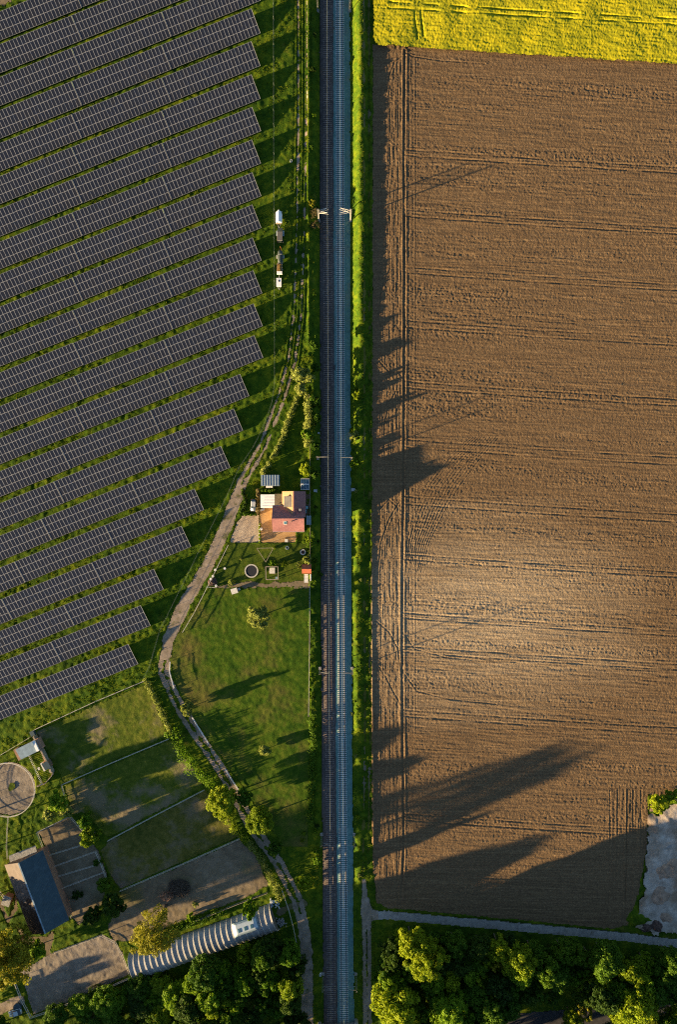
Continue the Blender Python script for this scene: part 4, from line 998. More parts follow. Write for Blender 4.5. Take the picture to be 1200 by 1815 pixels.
def sheet_on(x0, x1, t0, t1, mat, nm, r=1.03):
    co = []; n1, n2 = 8, 8
    for i in range(n1+1):
        for j in range(n2+1):
            t_ = t0+(t1-t0)*j/n2; co.append((x0+(x1-x0)*i/n1, -HWT*r*cos(t_), HT*r*sin(t_)**0.85))
    q = np.array([[i*(n2+1)+j, (i+1)*(n2+1)+j, (i+1)*(n2+1)+j+1, i*(n2+1)+j+1] for i in range(n1) for j in range(n2)])
    o = link(nm, np_mesh(nm, np.array(co), q, mat), tun); md = o.modifiers.new('thick', 'SOLIDIFY'); md.thickness = 0.03; return o
sheet_on(L/2-11.9, L/2-4.2, 1.50, 2.45, M['blue_sheet'], 'patch_sheet')
o = sheet_on(L/2-11.5, L/2-4.6, 1.60, 2.32, M['car_pale'], 'patch_sheet', 1.045); o['label'] = 'pale blue white patch sheet'
for k in range(3): sheet_on(L/2-10.4+k*1.9, L/2-9.5+k*1.9, 1.72, 1.98, M['blue_glass'], 'vent_flap', 1.06)
t = thing('rubble_pile', 'pale rubble pile outside the right end of the long tunnel', 'rubble')
t.location = W(497, 1634); b = MB(); rr = random.Random(2)
for i in range(40): b.box((rr.gauss(0, 0.7), rr.gauss(0, 0.6), rr.uniform(0.05, 0.5)), (rr.uniform(0.2, 0.6), rr.uniform(0.2, 0.5), rr.uniform(0.1, 0.4)), rz=rr.uniform(0, 3))
b.build('stones', M['stone'], t)
t = thing('scrap_pile', 'small heap of pale and blue scrap above the right end of the tunnel', 'scrap')
t.location = W(486, 1601); b = MB()
for i in range(26): b.box((rr.gauss(0, 0.9), rr.gauss(0, 0.6), rr.uniform(0.05, 0.5)), (rr.uniform(0.2, 0.9), rr.uniform(0.15, 0.5), rr.uniform(0.1, 0.3)), rz=rr.uniform(0, 3), m=rr.choice([0, 0, 1]))
b.build('scrap', [M['white'], M['blue_sheet']], t)

# ------------------------------------------------------------------ vehicles
def wheel(parent, c, r=0.32, w=0.2, rim=M['steel'], axis='x'):
    d = Vector((w/2, 0, 0)) if axis == 'x' else Vector((0, w/2, 0))
    b = MB(); b.tube(Vector(c)-d, Vector(c)+d, r, r, 18); o = b.build('wheel', M['black'], parent)
    b = MB(); b.tube(Vector(c)-d*1.08, Vector(c)+d*1.08, r*0.58, r*0.58, 14); b.build('rim', rim, o); return o
def car(px, py, rz, label, paint, L=3.9, Wd=1.7):
    t = thing('parked_car', label, 'car', W(px, py), rz)
    hw, hl = Wd/2, L/2
    secs = [(-hl, 0.80, 0.42, 0.62), (-hl+0.12, 0.92, 0.30, 0.80), (-hl+0.9, 1.0, 0.28, 0.88), (0.0, 1.0, 0.28, 0.92), (hl-0.7, 1.0, 0.28, 0.94), (hl-0.1, 0.92, 0.32, 0.90), (hl, 0.82, 0.42, 0.72)]
    b = MB(); vs = []
    for y, k, z0, z1 in secs: vs += [(-hw*k*0.95, y, z0), (-hw*k, y, (z0+z1)/2), (-hw*k*0.93, y, z1), (hw*k*0.93, y, z1), (hw*k, y, (z0+z1)/2), (hw*k*0.95, y, z0)]
    n = 6; fs = [tuple(range(n)), tuple(range(len(vs)-1, len(vs)-n-1, -1))]
    for i in range(len(secs)-1):
        for j in range(n): fs.append((i*n+j, (i+1)*n+j, (i+1)*n+(j+1) % n, i*n+(j+1) % n))
    b.add(vs, fs); b.build('body', paint, t, True)
    b = MB(); g = [(-0.95, 0.90), (-0.30, 1.40), (1.05, 1.42), (1.70, 0.93)]; vs = []
    for y, z in g: vs += [(-hw*(0.9 if z < 1 else 0.76), y, z), (hw*(0.9 if z < 1 else 0.76), y, z)]
    b.add(vs, [(0, 1, 3, 2), (2, 3, 5, 4), (4, 5, 7, 6), (0, 2, 4, 6), (1, 7, 5, 3), (0, 6, 7, 1)]); b.build('window', M['glass'], t)
    b = MB(); b.box((0, 0.38, 1.435), (hw*1.5, 1.4, 0.05), taper=0.92); b.build('roof', paint, t)
    for x in (-hw+0.08, hw-0.08):
        for y in (-hl+0.75, hl-0.75): wheel(t, (x, y, 0.31))
    for x in (-0.6, 0.6):
        b = MB(); b.box((x, -hl+0.08, 0.66), (0.32, 0.16, 0.14)); b.build('headlight', M['white'], t)
        b = MB(); b.box((x, hl-0.06, 0.76), (0.28, 0.12, 0.16)); b.build('tail_light', M['red_shed'], t)
    for sx in (-1, 1):
        b = MB(); b.box((sx*(hw+0.08), -0.65, 0.98), (0.18, 0.12, 0.12)); b.build('mirror', paint, t)
    return t
car(449.5, 895.5, radians(-3), 'silver car parked in shade between the hedge and the farm track', M['car_silver'], 3.5, 1.55)
car(28, 1792, radians(-72), 'pale blue car on the lane in the bottom left corner', M['car_pale'], 3.9, 1.75)
t = thing('round_tub', 'round dark blue covered tub behind the pale blue car', 'tub', W(31.5, 1783.5))
b = MB(); b.tube((0, 0, 0), (0, 0, 0.7), 1.15, 1.2, 20); b.build('tub', M['barn_blue'], t); b = MB(); b.tube((0, 0, 0.7), (0, 0, 0.78), 1.25, 1.1, 20); b.build('cover', M['barn_blue'], t)
# the row of trailers and tractors by the wire fence (photo rows 374 to 515)
def trailer_base(name, label, px, py, w, l, cat='trailer', hitch=1, z=0.75, hl=1.3, hitchmat=None):
    t = thing(name, label, cat, W(px, py), 0, 'vehicles lined up along the wire fence')
    b = MB(); b.box((0, 0, z-0.12), (w-0.1, l-0.1, 0.16)); b.build('chassis', M['steel'], t)
    for sx in (-1, 1): wheel(t, (sx*(w/2+0.02), 0, 0.33), 0.33, 0.2)
    if hitch:
        b = MB(); s = -hitch
        b.bar((-w*0.3, s*(l/2-0.1), z-0.1), (0, s*(l/2+hl), z-0.15), 0.09, 0.09); b.bar((w*0.3, s*(l/2-0.1), z-0.1), (0, s*(l/2+hl), z-0.15), 0.09, 0.09)
        b.tube((0, s*(l/2+hl-0.25), z-0.4), (0, s*(l/2+hl-0.25), z+0.15), 0.07, 0.07, 8); b.build('drawbar', hitchmat or M['steel'], t)
    return t
t = trailer_base('covered_trailer', 'white covered trailer with a pointed front, topmost in the line of vehicles', 494.6, 387, 1.85, 3.7, hitch=1)
b = MB(); hw = 0.95
prof = [(-0.95, -1.85, 0.7), (0.95, -1.85, 0.7), (0.95, 1.0, 0.7), (0, 2.05, 0.7), (-0.95, 1.0, 0.7)]
top = [(-0.85, -1.8, 1.75), (0.85, -1.8, 1.75), (0.85, 0.95, 1.75), (0, 1.9, 1.65), (-0.85, 0.95, 1.75)]
b.add(prof+top, [(4, 3, 2, 1, 0)]+[(i, (i+1) % 5, 5+(i+1) % 5, 5+i) for i in range(5)])
b.add(top+[(0, -1.8, 2.1), (0, 0.95, 2.1)], [(0, 1, 5), (1, 2, 6, 5), (2, 3, 6), (3, 4, 6), (4, 0, 5, 6)]); b.build('cover', M['white_sheet'], t)
b = MB(); b.box((0, -1.95, 1.0), (1.7, 0.12, 0.5)); b.build('tail_board', M['wood'], t)
def tractor(px, py, label, roof):
    t = thing('tractor', label, 'tractor', W(px, py), 0, 'vehicles lined up along the wire fence')
    b = MB(); b.box((0, -0.1, 0.85), (0.75, 3.6, 0.5)); b.build('chassis', M['dark_paint'], t)
    b = MB(); b.box((0, 1.55, 1.2), (1.5, 1.1, 0.7), taper=0.9); b.build('rear_box', M['dark_paint'], t)
    b = MB(); b.box((0, -0.55, 1.5), (1.35, 2.2, 1.3)); cb = b.build('cab', M['glass'], t)
    b = MB(); b.box((0, -0.6, 2.22), (1.55, 2.75, 0.16), taper=0.92); b.build('roof', roof, t)
    for sx in (-1, 1):
        wheel(t, (sx*0.85, 0.55, 0.62), 0.62, 0.36); wheel(t, (sx*0.75, -1.5, 0.4), 0.4, 0.26)
        b = MB(); b.box((sx*0.98, 0.55, 1.30), (0.34, 1.5, 0.10)); b.box((sx*0.98, 1.25, 1.12), (0.34, 0.12, 0.4)); b.build('mudguard', M['pale_guard'], t)
    b = MB(); b.tube((0.4, -1.7, 1.0), (0.4, -1.7, 2.0), 0.05, 0.05, 8); b.build('exhaust', M['black'], t)
    return t
tractor(497, 420, 'old tractor with a grey brown cab roof and pale mudguards, below the white covered trailer', M['grey_paint'])
t = trailer_base('tank_wagon', 'dark humped wagon with an orange drawbar and pale mudguards, middle of the line', 497, 458, 1.55, 3.6, cat='wagon', hitch=-1, hl=1.6, hitchmat=M['orange'])
b = MB(); n = 12; vs = []
secs = [(-1.8, 0.45), (-1.5, 0.62), (-0.4, 0.80), (0.7, 0.80), (1.4, 0.70), (1.8, 0.5)]
for y, r in secs:
    for k in range(n): vs.append((r*cos(2*pi*k/n), y, 1.25+r*0.8*sin(2*pi*k/n)))
b.add(vs, [tuple(range(n)), tuple(range(len(vs)-1, len(vs)-n-1, -1))]+[(i*n+k, (i+1)*n+k, (i+1)*n+(k+1) % n, i*n+(k+1) % n) for i in range(5) for k in range(n)]); b.build('tank', M['dark_paint'], t, True)
for sx in (-1, 1): b = MB(); b.box((sx*1.02, 0.1, 0.95), (0.24, 0.95, 0.10)); b.build('mudguard', M['mast'], t)
b = MB(); b.box((0, 0.55, 1.93), (1.0, 0.12, 0.10)); b.build('hoop_band', M['steel'], t)
t = trailer_base('farm_trailer', 'open trailer of brown load with a white tailboard, below the dark wagon', 495.8, 478.5, 1.5, 2.9, hitch=0)
b = MB()
for sx in (-1, 1): b.box((sx*0.76, 0, 1.0), (0.08, 2.9, 0.6))
b.box((0, 1.42, 1.0), (1.5, 0.08, 0.6)); b.build('side_board', M['wood'], t)
b = MB(); b.box((0, -1.25, 1.12), (1.56, 0.75, 0.72)); b.build('tail_board', M['white_sheet'], t)
xs_ = np.linspace(-0.7, 0.7, 12); ys_ = np.linspace(-0.85, 1.36, 16)
link('load', grid_mesh('load', xs_, ys_, lambda x, y: 1.12+0.22*np.cos(x*1.7)+0.12*vn(x, y, 0.3, 2), M['load']), t)
t = trailer_base('box_trailer', 'small white box trailer with a dark mark on its lid, lowest in the line', 494.8, 503, 1.35, 2.3, hitch=1, hl=0.8)
b = MB(); b.box((0, 0, 1.05), (1.42, 2.35, 0.75)); b.build('box', M['mast'], t); b = MB(); b.box((0, 0, 1.46), (1.48, 2.42, 0.07)); b.build('lid', M['white_sheet'], t)
b = MB(); b.box((0.05, 0.35, 1.52), (0.28, 0.6, 0.05), rz=0.3); b.box((-0.08, 0.55, 1.52), (0.2, 0.25, 0.055)); b.build('lid_handle', M['black'], t)
b = MB(); b.bar((0, 1.1, 0.6), (0, 2.3, 0.55), 0.12, 0.1); b.bar((-0.3, 1.1, 0.62), (0, 1.9, 0.6), 0.08, 0.08); b.bar((0.3, 1.1, 0.62), (0, 1.9, 0.6), 0.08, 0.08); b.build('coupling', M['steel'], t)
t = thing('tyre', 'lone tyre lying in the grass right of the wire fence near the top', 'tyre', W(516, 286)); b = MB(); b.ring(0.24, 0.42, 0.15, 0.38, 18); b.build('tread', M['steel'], t)

# ------------------------------------------------------------------ garden things
t = thing('trampoline', 'round trampoline with black mat and pale rim on the lawn', 'trampoline', W(446, 1011.5))
b = MB(); b.tube((0, 0, 0.84), (0, 0, 0.86), 1.66, 1.66, 32); b.build('mat', M['mesh_black'], t)
b = MB(); b.ring(1.66, 2.02, 0.83, 0.93, 32); b.build('rim', M['tape'], t)
for k in range(6): b = MB(); b.tube((1.9*cos(k*pi/3), 1.9*sin(k*pi/3), -0.05), (1.9*cos(k*pi/3), 1.9*sin(k*pi/3), 0.83), 0.04); b.build('leg', M['steel'], t)
def pole_frame(name, label, cat, pts, h, r=0.08, mat=M['wood']):
    o0 = W(*pts[0]); t = thing(name, label, cat, o0)
    pw = [W(*p)-o0 for p in pts]
    for p in pw: b = MB(); b.tube((p.x, p.y, -0.2), (p.x, p.y, h), r, r, 8); b.build('post', mat, t)
    b = MB()
    for a, c in zip(pw, pw[1:]+pw[:1]): b.bar((a.x, a.y, h-0.02), (c.x, c.y, h-0.02), r*2, r*2)
    b.build('beam', mat, t); return t
pole_frame('goal_frame', 'triangular pole frame standing on the lawn below the house', 'play frame', [(455.8, 971.3), (485, 970.8), (471.7, 995.8)], 1.3, 0.06, M['wood'])
pole_frame('climbing_frame', 'square wooden climbing frame on the lawn beside the trampoline', 'climbing frame', [(472, 1003.5), (493.3, 1003.5), (494, 1026), (472.5, 1026)], 2.1, 0.10, M['wood'])
t = thing('sandbox', 'pale covered sandbox inside the square climbing frame', 'sandbox', W(482.5, 1011)); b = MB(); b.box((0, 0, 0.2), (1.75, 1.85, 0.45)); b.build('box', M['wood'], t); b = MB(); b.box((0, 0, 0.46), (1.6, 1.7, 0.06)); b.build('cover', M['mast'], t)
t = thing('blue_stool', 'small pale blue stool at a corner of the climbing frame', 'stool', W(490, 1024)); b = MB(); b.tube((0, 0, 0.38), (0, 0, 0.45), 0.35, 0.35, 12); b.build('seat', M['blue_sheet'], t); b = MB(); b.tube((0, 0, 0), (0, 0, 0.38), 0.2, 0.12, 8); b.build('leg', M['steel'], t)
c = W(543.3, 1008.5, 2.2); t = thing('garden_shed', 'little garden shed with an orange red gable roof by the railway fence', 'shed', (c.x, c.y, 0))
b = MB(); gable_walls(b, -1.15, 1.15, -1.1, 1.1, 1.75, 2.35); b.build('wall', M['wood_dark'], t); b = MB(); gable(b, -1.35, 1.35, -1.35, 1.35, 1.75, 2.5, 0.08); b.build('roof', M['red_shed'], t); b = MB(); b.box((0, -1.12, 0.85), (0.8, 0.08, 1.6)); b.build('door', M['white'], t)
t = thing('white_bench', 'white slatted bench below the red roofed garden shed', 'bench', W(542.8, 1024.5))
b = MB()
for i in range(6): b.box((0, -1.1+i*0.42, 0.72), (1.15, 0.36, 0.05))
b.build('seat', M['white'], t)
for y in (-0.9, 0.9): b = MB(); b.box((0, y, 0.34), (1.0, 0.1, 0.7)); b.build('leg', M['white'], t)
t = thing('white_board', 'narrow white board leaning at the fence beside the white bench', 'board', W(550.8, 1023)); b = MB(); b.box((0, 0, 0.8), (0.25, 1.9, 1.5), M=Matrix.Rotation(0.1, 3, 'Y')); b.build('panel', M['white'], t); b = MB(); b.box((0.1, 0, 0.1), (0.4, 0.1, 0.2)); b.build('foot', M['wood'], t)
t = thing('round_planter', 'round pale planter ring of earth near the railway fence', 'planter', W(537, 978.5)); b = MB(); b.ring(0.58, 0.82, -0.05, 0.5, 22); b.build('rim', M['mast'], t); b = MB(); b.tube((0, 0, -0.05), (0, 0, 0.36), 0.58, 0.58, 16); b.build('soil', M['heap'], t)
t = thing('fire_pit', 'small ring of pale stones on the lawn below the house', 'fire pit', W(508.8, 971)); b = MB()
for k in range(9): b.box((0.42*cos(k*0.7), 0.42*sin(k*0.7), 0.12), (0.26, 0.22, 0.26), rz=k*0.7)
b.build('stones', M['mast'], t); b = MB(); b.tube((0, 0, -0.02), (0, 0, 0.06), 0.34, 0.34, 12); b.build('ash', M['stone'], t)
t = thing('hutch', 'pale animal hutch with a light roof just below the garden bed', 'hutch', W(417, 1046.5), radians(17)); b = MB(); b.box((0, 0, 0.45), (1.9, 1.2, 0.9)); b.build('body', M['wood'], t)
b = MB(); b.slab([(-1.15, -0.8, 0.95), (0.75, -0.8, 0.95), (0.75, 0.8, 1.25), (-1.15, 0.8, 1.25)], 0.06); b.build('roof', M['mast'], t); b = MB(); b.box((1.15, 0.05, 0.3), (0.7, 0.7, 0.6)); b.build('run', M['tape'], t)
for px, py, lab in ((381.7, 1010, 'topmost white pot in the shaded corner by the track'), (377.5, 1021, 'middle right white pot in the shaded corner by the track'), (373.7, 1026, 'leftmost white pot in the shaded corner by the track'), (383, 1038, 'lowest white pot in the shaded corner by the track'), (398.5, 1007.5, 'grey white pot alone on the shaded lawn edge')):
    t = thing('plant_pot', lab, 'pot', W(px, py), 0, 'white pots in the garden corner'); b = MB(); b.tube((0, 0, 0), (0, 0, 0.5), 0.24, 0.34, 12); b.build('pot', M['white'], t); b = MB(); b.tube((0, 0, 0.48), (0, 0, 0.56), 0.37, 0.37, 12); b.build('rim', M['white'], t)
# heaps and piles
def heap(px, py, rx, ry, h, mat, label, rz=0.0, seed=1, name='spoil_heap', cat='heap'):
    xs = np.linspace(-1.25, 1.25, 40)
    def hf(x, y):
        r = np.hypot(x, y)*(1+0.5*(vn(x, y, 0.6, seed)-0.5)); return h*np.clip(1-r, 0, 1)**0.8*(0.75+0.5*vn(x, y, 0.25, seed+1))-0.1
    me = grid_mesh(name, xs, xs, hf, mat, mask=lambda x, y: np.hypot(x, y) < 1.2)
    o = link(name, me, None, W(px, py), rz); o.scale = (rx, ry, 1); tag(o, label, cat)
    md = None; return o
heap(1176, 1541, 4.2, 3.2, 1.5, M['heap_pale'], 'pale brown spoil heap on the building ground, higher of two', 0.3, 1)
heap(1192, 1536, 3.4, 3.6, 1.6, M['heap_pale'], 'pale spoil heap touching the right edge of the building ground', 1.0, 3)
heap(1172, 1590, 3.8, 3.4, 1.3, M['heap_pale'], 'sandy spoil heap lower down on the building ground', 0.6, 5)
heap(1162, 1470, 2.6, 2.0, 0.9, M['heap_pale'], 'small pale heap near the bush on the building ground', 0.9, 7)
heap(1186, 1500, 3.0, 1.8, 0.8, M['stone'], 'grey stone heap in the middle of the building ground', 0.4, 8)
heap(1180, 1625, 3.2, 2.0, 0.9, M['heap_pale'], 'flat sandy heap at the lower end of the building ground', -0.5, 9)
heap(1134, 1628, 4.5, 2.6, 1.3, M['grass'], 'low grassy mound at the lower right field corner', -0.2, 2, 'grassy_mound', 'mound')
heap(1148, 1642, 2.6, 1.8, 1.4, M['heap'], 'dark brown earth heap beside the concrete lane end, left one', 0.2, 4)
heap(1164, 1641, 2.2, 2.0, 1.3, M['heap'], 'dark brown earth heap beside the concrete lane end, right one', -0.4, 6)
heap(376, 1032, 1.6, 1.4, 0.8, M['heap'], 'dark compost heap in the shaded garden corner', 0.2, 3, 'compost_heap')
def brush(px, py, rx, ry, n, label, mat, seed, L=(1.0, 2.6)):
    t = thing('brush_pile', label, 'brush pile', W(px, py)); b = MB(); r = random.Random(seed)
    for i in range(n):
        a = r.uniform(0, 2*pi); q = sqrt(r.random()); c = Vector((rx*q*cos(a), ry*q*sin(a), 0.15+1.7*(1-q*q)*r.random()))
        d = Vector((r.gauss(0, 1), r.gauss(0, 1), r.gauss(0, 0.35))).normalized()*r.uniform(*L)/2
        b.tube(c-d, c+d, r.uniform(0.03, 0.08), 0.015, 4, cap=False)
    b.build('branches', mat, t); return t
brush(318, 1573, 3.2, 2.6, 420, 'round dark pile of dead branches on the bare paddock', M['twig'], 3)
brush(295, 1587, 1.9, 1.3, 160, 'smaller reddish pile of sticks left of the dark branch pile', M['wood_red'], 4, (0.8, 1.8))
# ------------------------------------------------------------------ trees, bushes and hedges
def leaf_cloud(cl, per, size, seed, up=0.35):
    """cl: clump centres and radii (n,4); leaf sprays spread over each clump's outside"""
    r = np.random.RandomState(seed); n = len(cl)*per
    C = np.repeat(cl, per, 0)
    d = r.normal(size=(n, 3)); d[:, 2] += up; d /= np.linalg.norm(d, axis=1)[:, None]
    rad = C[:, 3]*(0.55+0.5*r.rand(n)**0.6)
    p = C[:, :3]+d*rad[:, None]*np.array([1, 1, 0.85])
    nrm = d+r.normal(size=(n, 3))*0.55; nrm /= np.linalg.norm(nrm, axis=1)[:, None]
    t = np.cross(nrm, r.normal(size=(n, 3))); t /= np.linalg.norm(t, axis=1)[:, None]
    bt = np.cross(nrm, t); s = size*(0.6+0.8*r.rand(n))[:, None]
    k = (0.55+0.5*r.rand(n))[:, None]
    v = np.stack([p-t*s-bt*s*k*0.3, p-bt*s*k, p+t*s, p+bt*s*k], 1)
    return v.reshape(-1, 3), np.arange(4*n).reshape(-1, 4)
def crown_clumps(R, RZ, n, seed, lo=0.25, hi=0.42, flat=0.0):
    r = np.random.RandomState(seed); out = []
    while len(out) < n:
        d = r.normal(size=3); d /= np.linalg.norm(d)
        if d[2] < -0.55: continue
        q = r.uniform(0.62, 0.95) if r.rand() > 0.22 else r.uniform(0.2, 0.6)
        wob = 1+0.25*sin(3*atan2(d[1], d[0])+seed)*r.rand()
        out.append((d[0]*R*q*wob, d[1]*R*q*wob, d[2]*RZ*q*(1-flat), R*r.uniform(lo, hi)*(1.1-0.45*q)))
    return np.array(out)
class Proto: pass
def make_proto(R, RZ, nclump, per, leaf, seed, trunk_h, tr, limbs=9, up=0.35, lo=0.25, hi=0.42):
    P = Proto(); P.zc = trunk_h+RZ*0.55; P.top = P.zc+RZ
    cl = crown_clumps(R, RZ, nclump, seed, lo, hi); cl[:, 2] += P.zc
    v, q = leaf_cloud(cl, per, leaf, seed, up); P.R = float(np.percentile(np.hypot(v[:, 0], v[:, 1]), 93)); P.crown = np_mesh('crown', v, q, M['leaf_green'], False)
    b = MB(); r = random.Random(seed); bend = Vector((r.uniform(-0.4, 0.4), r.uniform(-0.4, 0.4), 0))
    p0 = Vector((0, 0, -0.4)); p1 = Vector((0, 0, trunk_h*0.6))+bend*0.5; p2 = Vector((0, 0, P.zc))+bend
    b.tube(p0, p1, tr, tr*0.75, 8); b.tube(p1, p2, tr*0.75, tr*0.4, 8); b.tube(p2, p2+Vector((0, 0, RZ*0.6)), tr*0.4, tr*0.08, 6)
    for k in range(min(limbs, nclump)):
        c = Vector(cl[k][:3]); s = p1.lerp(p2, r.uniform(0.1, 1.0)); m = s.lerp(c, 0.5)+Vector((0, 0, -0.15*R))
        b.tube(s, m, tr*0.35, tr*0.22, 6); b.tube(m, c, tr*0.22, tr*0.06, 5)
        for j in range(2):
            e = c+Vector((r.gauss(0, 1), r.gauss(0, 1), r.gauss(0.3, 0.6))).normalized()*cl[k][3]*0.9; b.tube(m.lerp(c, 0.7), e, tr*0.10, tr*0.03, 4)
    P.trunk = b.mesh('trunk', M['bark']); return P
PR = {'broad': [make_proto(4.6, 4.8, 66, 140, 0.235, 10+k, 4.2, 0.28) for k in range(5)],
      'small': [make_proto(2.2, 2.2, 30, 100, 0.19, 30+k, 1.3, 0.13, 7) for k in range(4)],
      'bush': [make_proto(1.3, 1.1, 14, 80, 0.15, 50+k, 0.2, 0.06, 6) for k in range(4)],
      'willow': [make_proto(6.5, 6.4, 170, 110, 0.18, 70+k, 4.5, 0.45, 14, up=0.1, lo=0.14, hi=0.26) for k in range(2)],
      'tall': [make_proto(6.0, 6.2, 130, 70, 0.18, 90, 12.4, 0.42, 14, up=0.1, lo=0.14, hi=0.26)],
      'sparse': [make_proto(4.2, 4.4, 40, 60, 0.20, 80+k, 3.2, 0.22, 18, lo=0.14, hi=0.26) for k in range(2)]}
tr_rng = random.Random(99)
BUILT = 0
def tree(px, py, rpx, kind, leaf, label, group=None, cat=None, squash=1.0, hgt=1.0, name=None):
    """px, py: middle of the crown as mapped from the air; rpx its radius on the map"""
    P = tr_rng.choice(PR[kind]); s = rpx/6.0/P.R*1.02
    zc = P.zc*s*hgt; k = (H-zc)/H; s *= k
    base = W(px, py, zc); X, Y = px, py
    z0 = 0.0
    bx = 600+6*base.x; by = 907.5-6*base.y
    z0 = base1(bx, by)
    cat = cat or ('bush' if kind == 'bush' else 'tree'); name = name or cat
    t = thing(name, label, cat, (base.x, base.y, z0), tr_rng.uniform(0, 6.28), group, (s*tr_rng.uniform(0.93, 1.07), s*tr_rng.uniform(0.93, 1.07)*squash, s*hgt))
    c = link('crown' if cat == 'tree' else 'foliage', P.crown, t); c.material_slots[0].link = 'OBJECT'; c.material_slots[0].material = M[leaf]
    link('trunk' if cat == 'tree' else 'stem', P.trunk, t); return t
def hedge(pts, label, w, h, leaf, mat_stem=None, per=70, size=0.17, seed=1, dens=1.0, name='hedge', cat='hedge'):
    pw = [W(*p) for p in pts]; o0 = pw[0].copy(); o0.z = base1(*pts[0]); r = np.random.RandomState(seed); cl = []; st = MB()
    for a, b in zip(pw[:-1], pw[1:]):
        n = max(1, int((b-a).length/(w*0.26)*dens))
        for i in range(n):
            p = a.lerp(b, (i+r.rand())/n); q = p-o0; z = float(base_h(np.array([p.x]), np.array([p.y]))[0])-o0.z
            rad = w*0.5*r.uniform(0.7, 1.2); hh = h*r.uniform(0.55, 1.1)
            cl.append((q.x+r.normal()*w*0.14, q.y+r.normal()*w*0.14, z+max(rad*0.6, hh-rad), rad))
            st.tube((q.x, q.y, z-0.2), (q.x+r.normal()*0.15, q.y+r.normal()*0.15, z+hh*0.7), 0.05, 0.02, 5)
    t = thing(name, label, cat, o0)
    v, q = leaf_cloud(np.array(cl), per, size, seed, 0.4); link('foliage', np_mesh('foliage', v, q, M[leaf], False), t)
    st.build('stem', M['bark'], t); return t

# hedges
hedge([(258, 1204), (275, 1236), (298, 1288), (308, 1300)], 'pale thin hedge running down beside the bend of the track', 1.6, 1.6, 'leaf_pale', seed=1)
hedge([(306, 1292), (318, 1318), (334, 1342), (352, 1366), (378, 1388)], 'wide bright green hedge beside the track above the round trees', 4.0, 3.0, 'leaf_lime', seed=2, per=130, size=0.2)
hedge([(398, 1448), (418, 1466), (436, 1484)], 'yellow hedge trailing below the bright oval tree', 3.0, 2.6, 'leaf_yellow', seed=3, per=110)
hedge([(440, 1490), (458, 1510), (470, 1535), (490, 1575), (494, 1590)], 'straggly olive hedge between the bare paddock and the track', 2.4, 2.0, 'leaf_pale', seed=4, per=80)
hedge([(526, 706), (520, 722), (510, 752), (503, 772), (494, 792), (484, 812)], 'pale clipped hedge along the track above the shed', 1.7, 1.7, 'leaf_pale', seed=5, per=110)
hedge([(476, 822), (470, 832), (466, 842)], 'short pale hedge stub above the ribbed shed', 1.6, 1.6, 'leaf_pale', seed=6, per=110)
hedge([(545, 712), (547, 740), (543, 770), (547, 792)], 'pale hedge along the railway fence above the garden tree', 2.2, 3.4, 'leaf_pale', seed=7, per=110)
hedge([(465, 869), (488, 869)], 'clipped dark hedge just above the garage roof', 1.0, 1.3, 'leaf_green', seed=8, per=110)
hedge([(457, 868), (457, 910)], 'reddish brown hedge on the left side of the garage', 1.1, 1.4, 'leaf_brown', seed=9, per=100)
hedge([(432, 911), (456, 911)], 'low clipped hedge above the gravel yard', 0.9, 1.0, 'leaf_green', seed=10, per=100)
hedge([(430, 868), (436, 890), (428, 908)], 'small ragged hedge between the silver car and the track', 0.9, 0.9, 'leaf_dark', seed=12, per=60)
hedge([(460.5, 928), (460.5, 961)], 'thin yellow green hedge among the posts dividing the yard', 0.6, 0.9, 'leaf_yellow', seed=13, per=50, size=0.12)
hedge([(240, 1668), (290, 1652), (340, 1634), (400, 1612)], 'dark undergrowth strip along the upper side of the tunnel', 2.2, 1.6, 'leaf_green', seed=14, per=70)
hedge([(553, 1270), (556, 1330), (553, 1400), (552, 1460)], 'green hedge between the meadow and the railway near its lower end', 2.2, 1.1, 'leaf_green', seed=17, per=70, dens=0.8)
# single trees and bushes that stand out
T = tree
T(392, 1421, 25, 'broad', 'leaf_yellow', 'bright yellow green oval tree at the lower end of the wide hedge', squash=1.05, hgt=0.68)
T(460, 1457, 23, 'broad', 'leaf_yellow', 'round yellow green tree right of the track, next to the oval one', hgt=0.66)
T(432, 1412, 14, 'small', 'leaf_green', 'small dark tree between the track and the meadow above the round one')
T(489, 1505, 12, 'small', 'leaf_green', 'small dark tree right of the track below the round yellow one')
T(539, 1563, 14, 'small', 'leaf_yellow', 'bright small tree standing alone left of the railway below the meadow')
T(331, 1257, 11, 'small', 'leaf_pale', 'small pale tree overhanging the bend of the track')
T(103, 1422, 17, 'small', 'leaf_lime', 'bright bush tree above the horse pens near the round pen', hgt=0.9)
T(86, 1444, 11, 'small', 'leaf_pale', 'pale straw coloured shrub above the corner of the horse pens', hgt=0.8)
T(116, 1437, 12, 'small', 'leaf_pale', 'olive shrub right of the straw coloured one', hgt=0.8)
T(151, 1455, 13, 'small', 'leaf_lime', 'upper of two bright trees beside the horse pens', hgt=1.1)
T(160, 1486, 17, 'small', 'leaf_yellow', 'lower and larger of two bright trees beside the horse pens', hgt=1.1)
T(68, 1683, 15, 'small', 'leaf_lime', 'small bright tree below the barn at the arena corner')
T(8, 1700, 46, 'willow', 'leaf_ochre', 'huge ochre green tree on the left edge below the barn', hgt=1.0)
T(272, 1656, 39, 'tall', 'leaf_ochre', 'big ochre feathery tree leaning over the left end of the tunnel', hgt=0.72)
T(443, 1611, 12, 'small', 'leaf_lime', 'small green tree over the right part of the tunnel', hgt=2.3)
T(335, 1626, 8, 'bush', 'leaf_lime', 'small bright bush above the middle of the tunnel', hgt=1.3)
T(346, 1603, 5, 'bush', 'leaf_pale', 'tiny pale bush on the bare paddock')
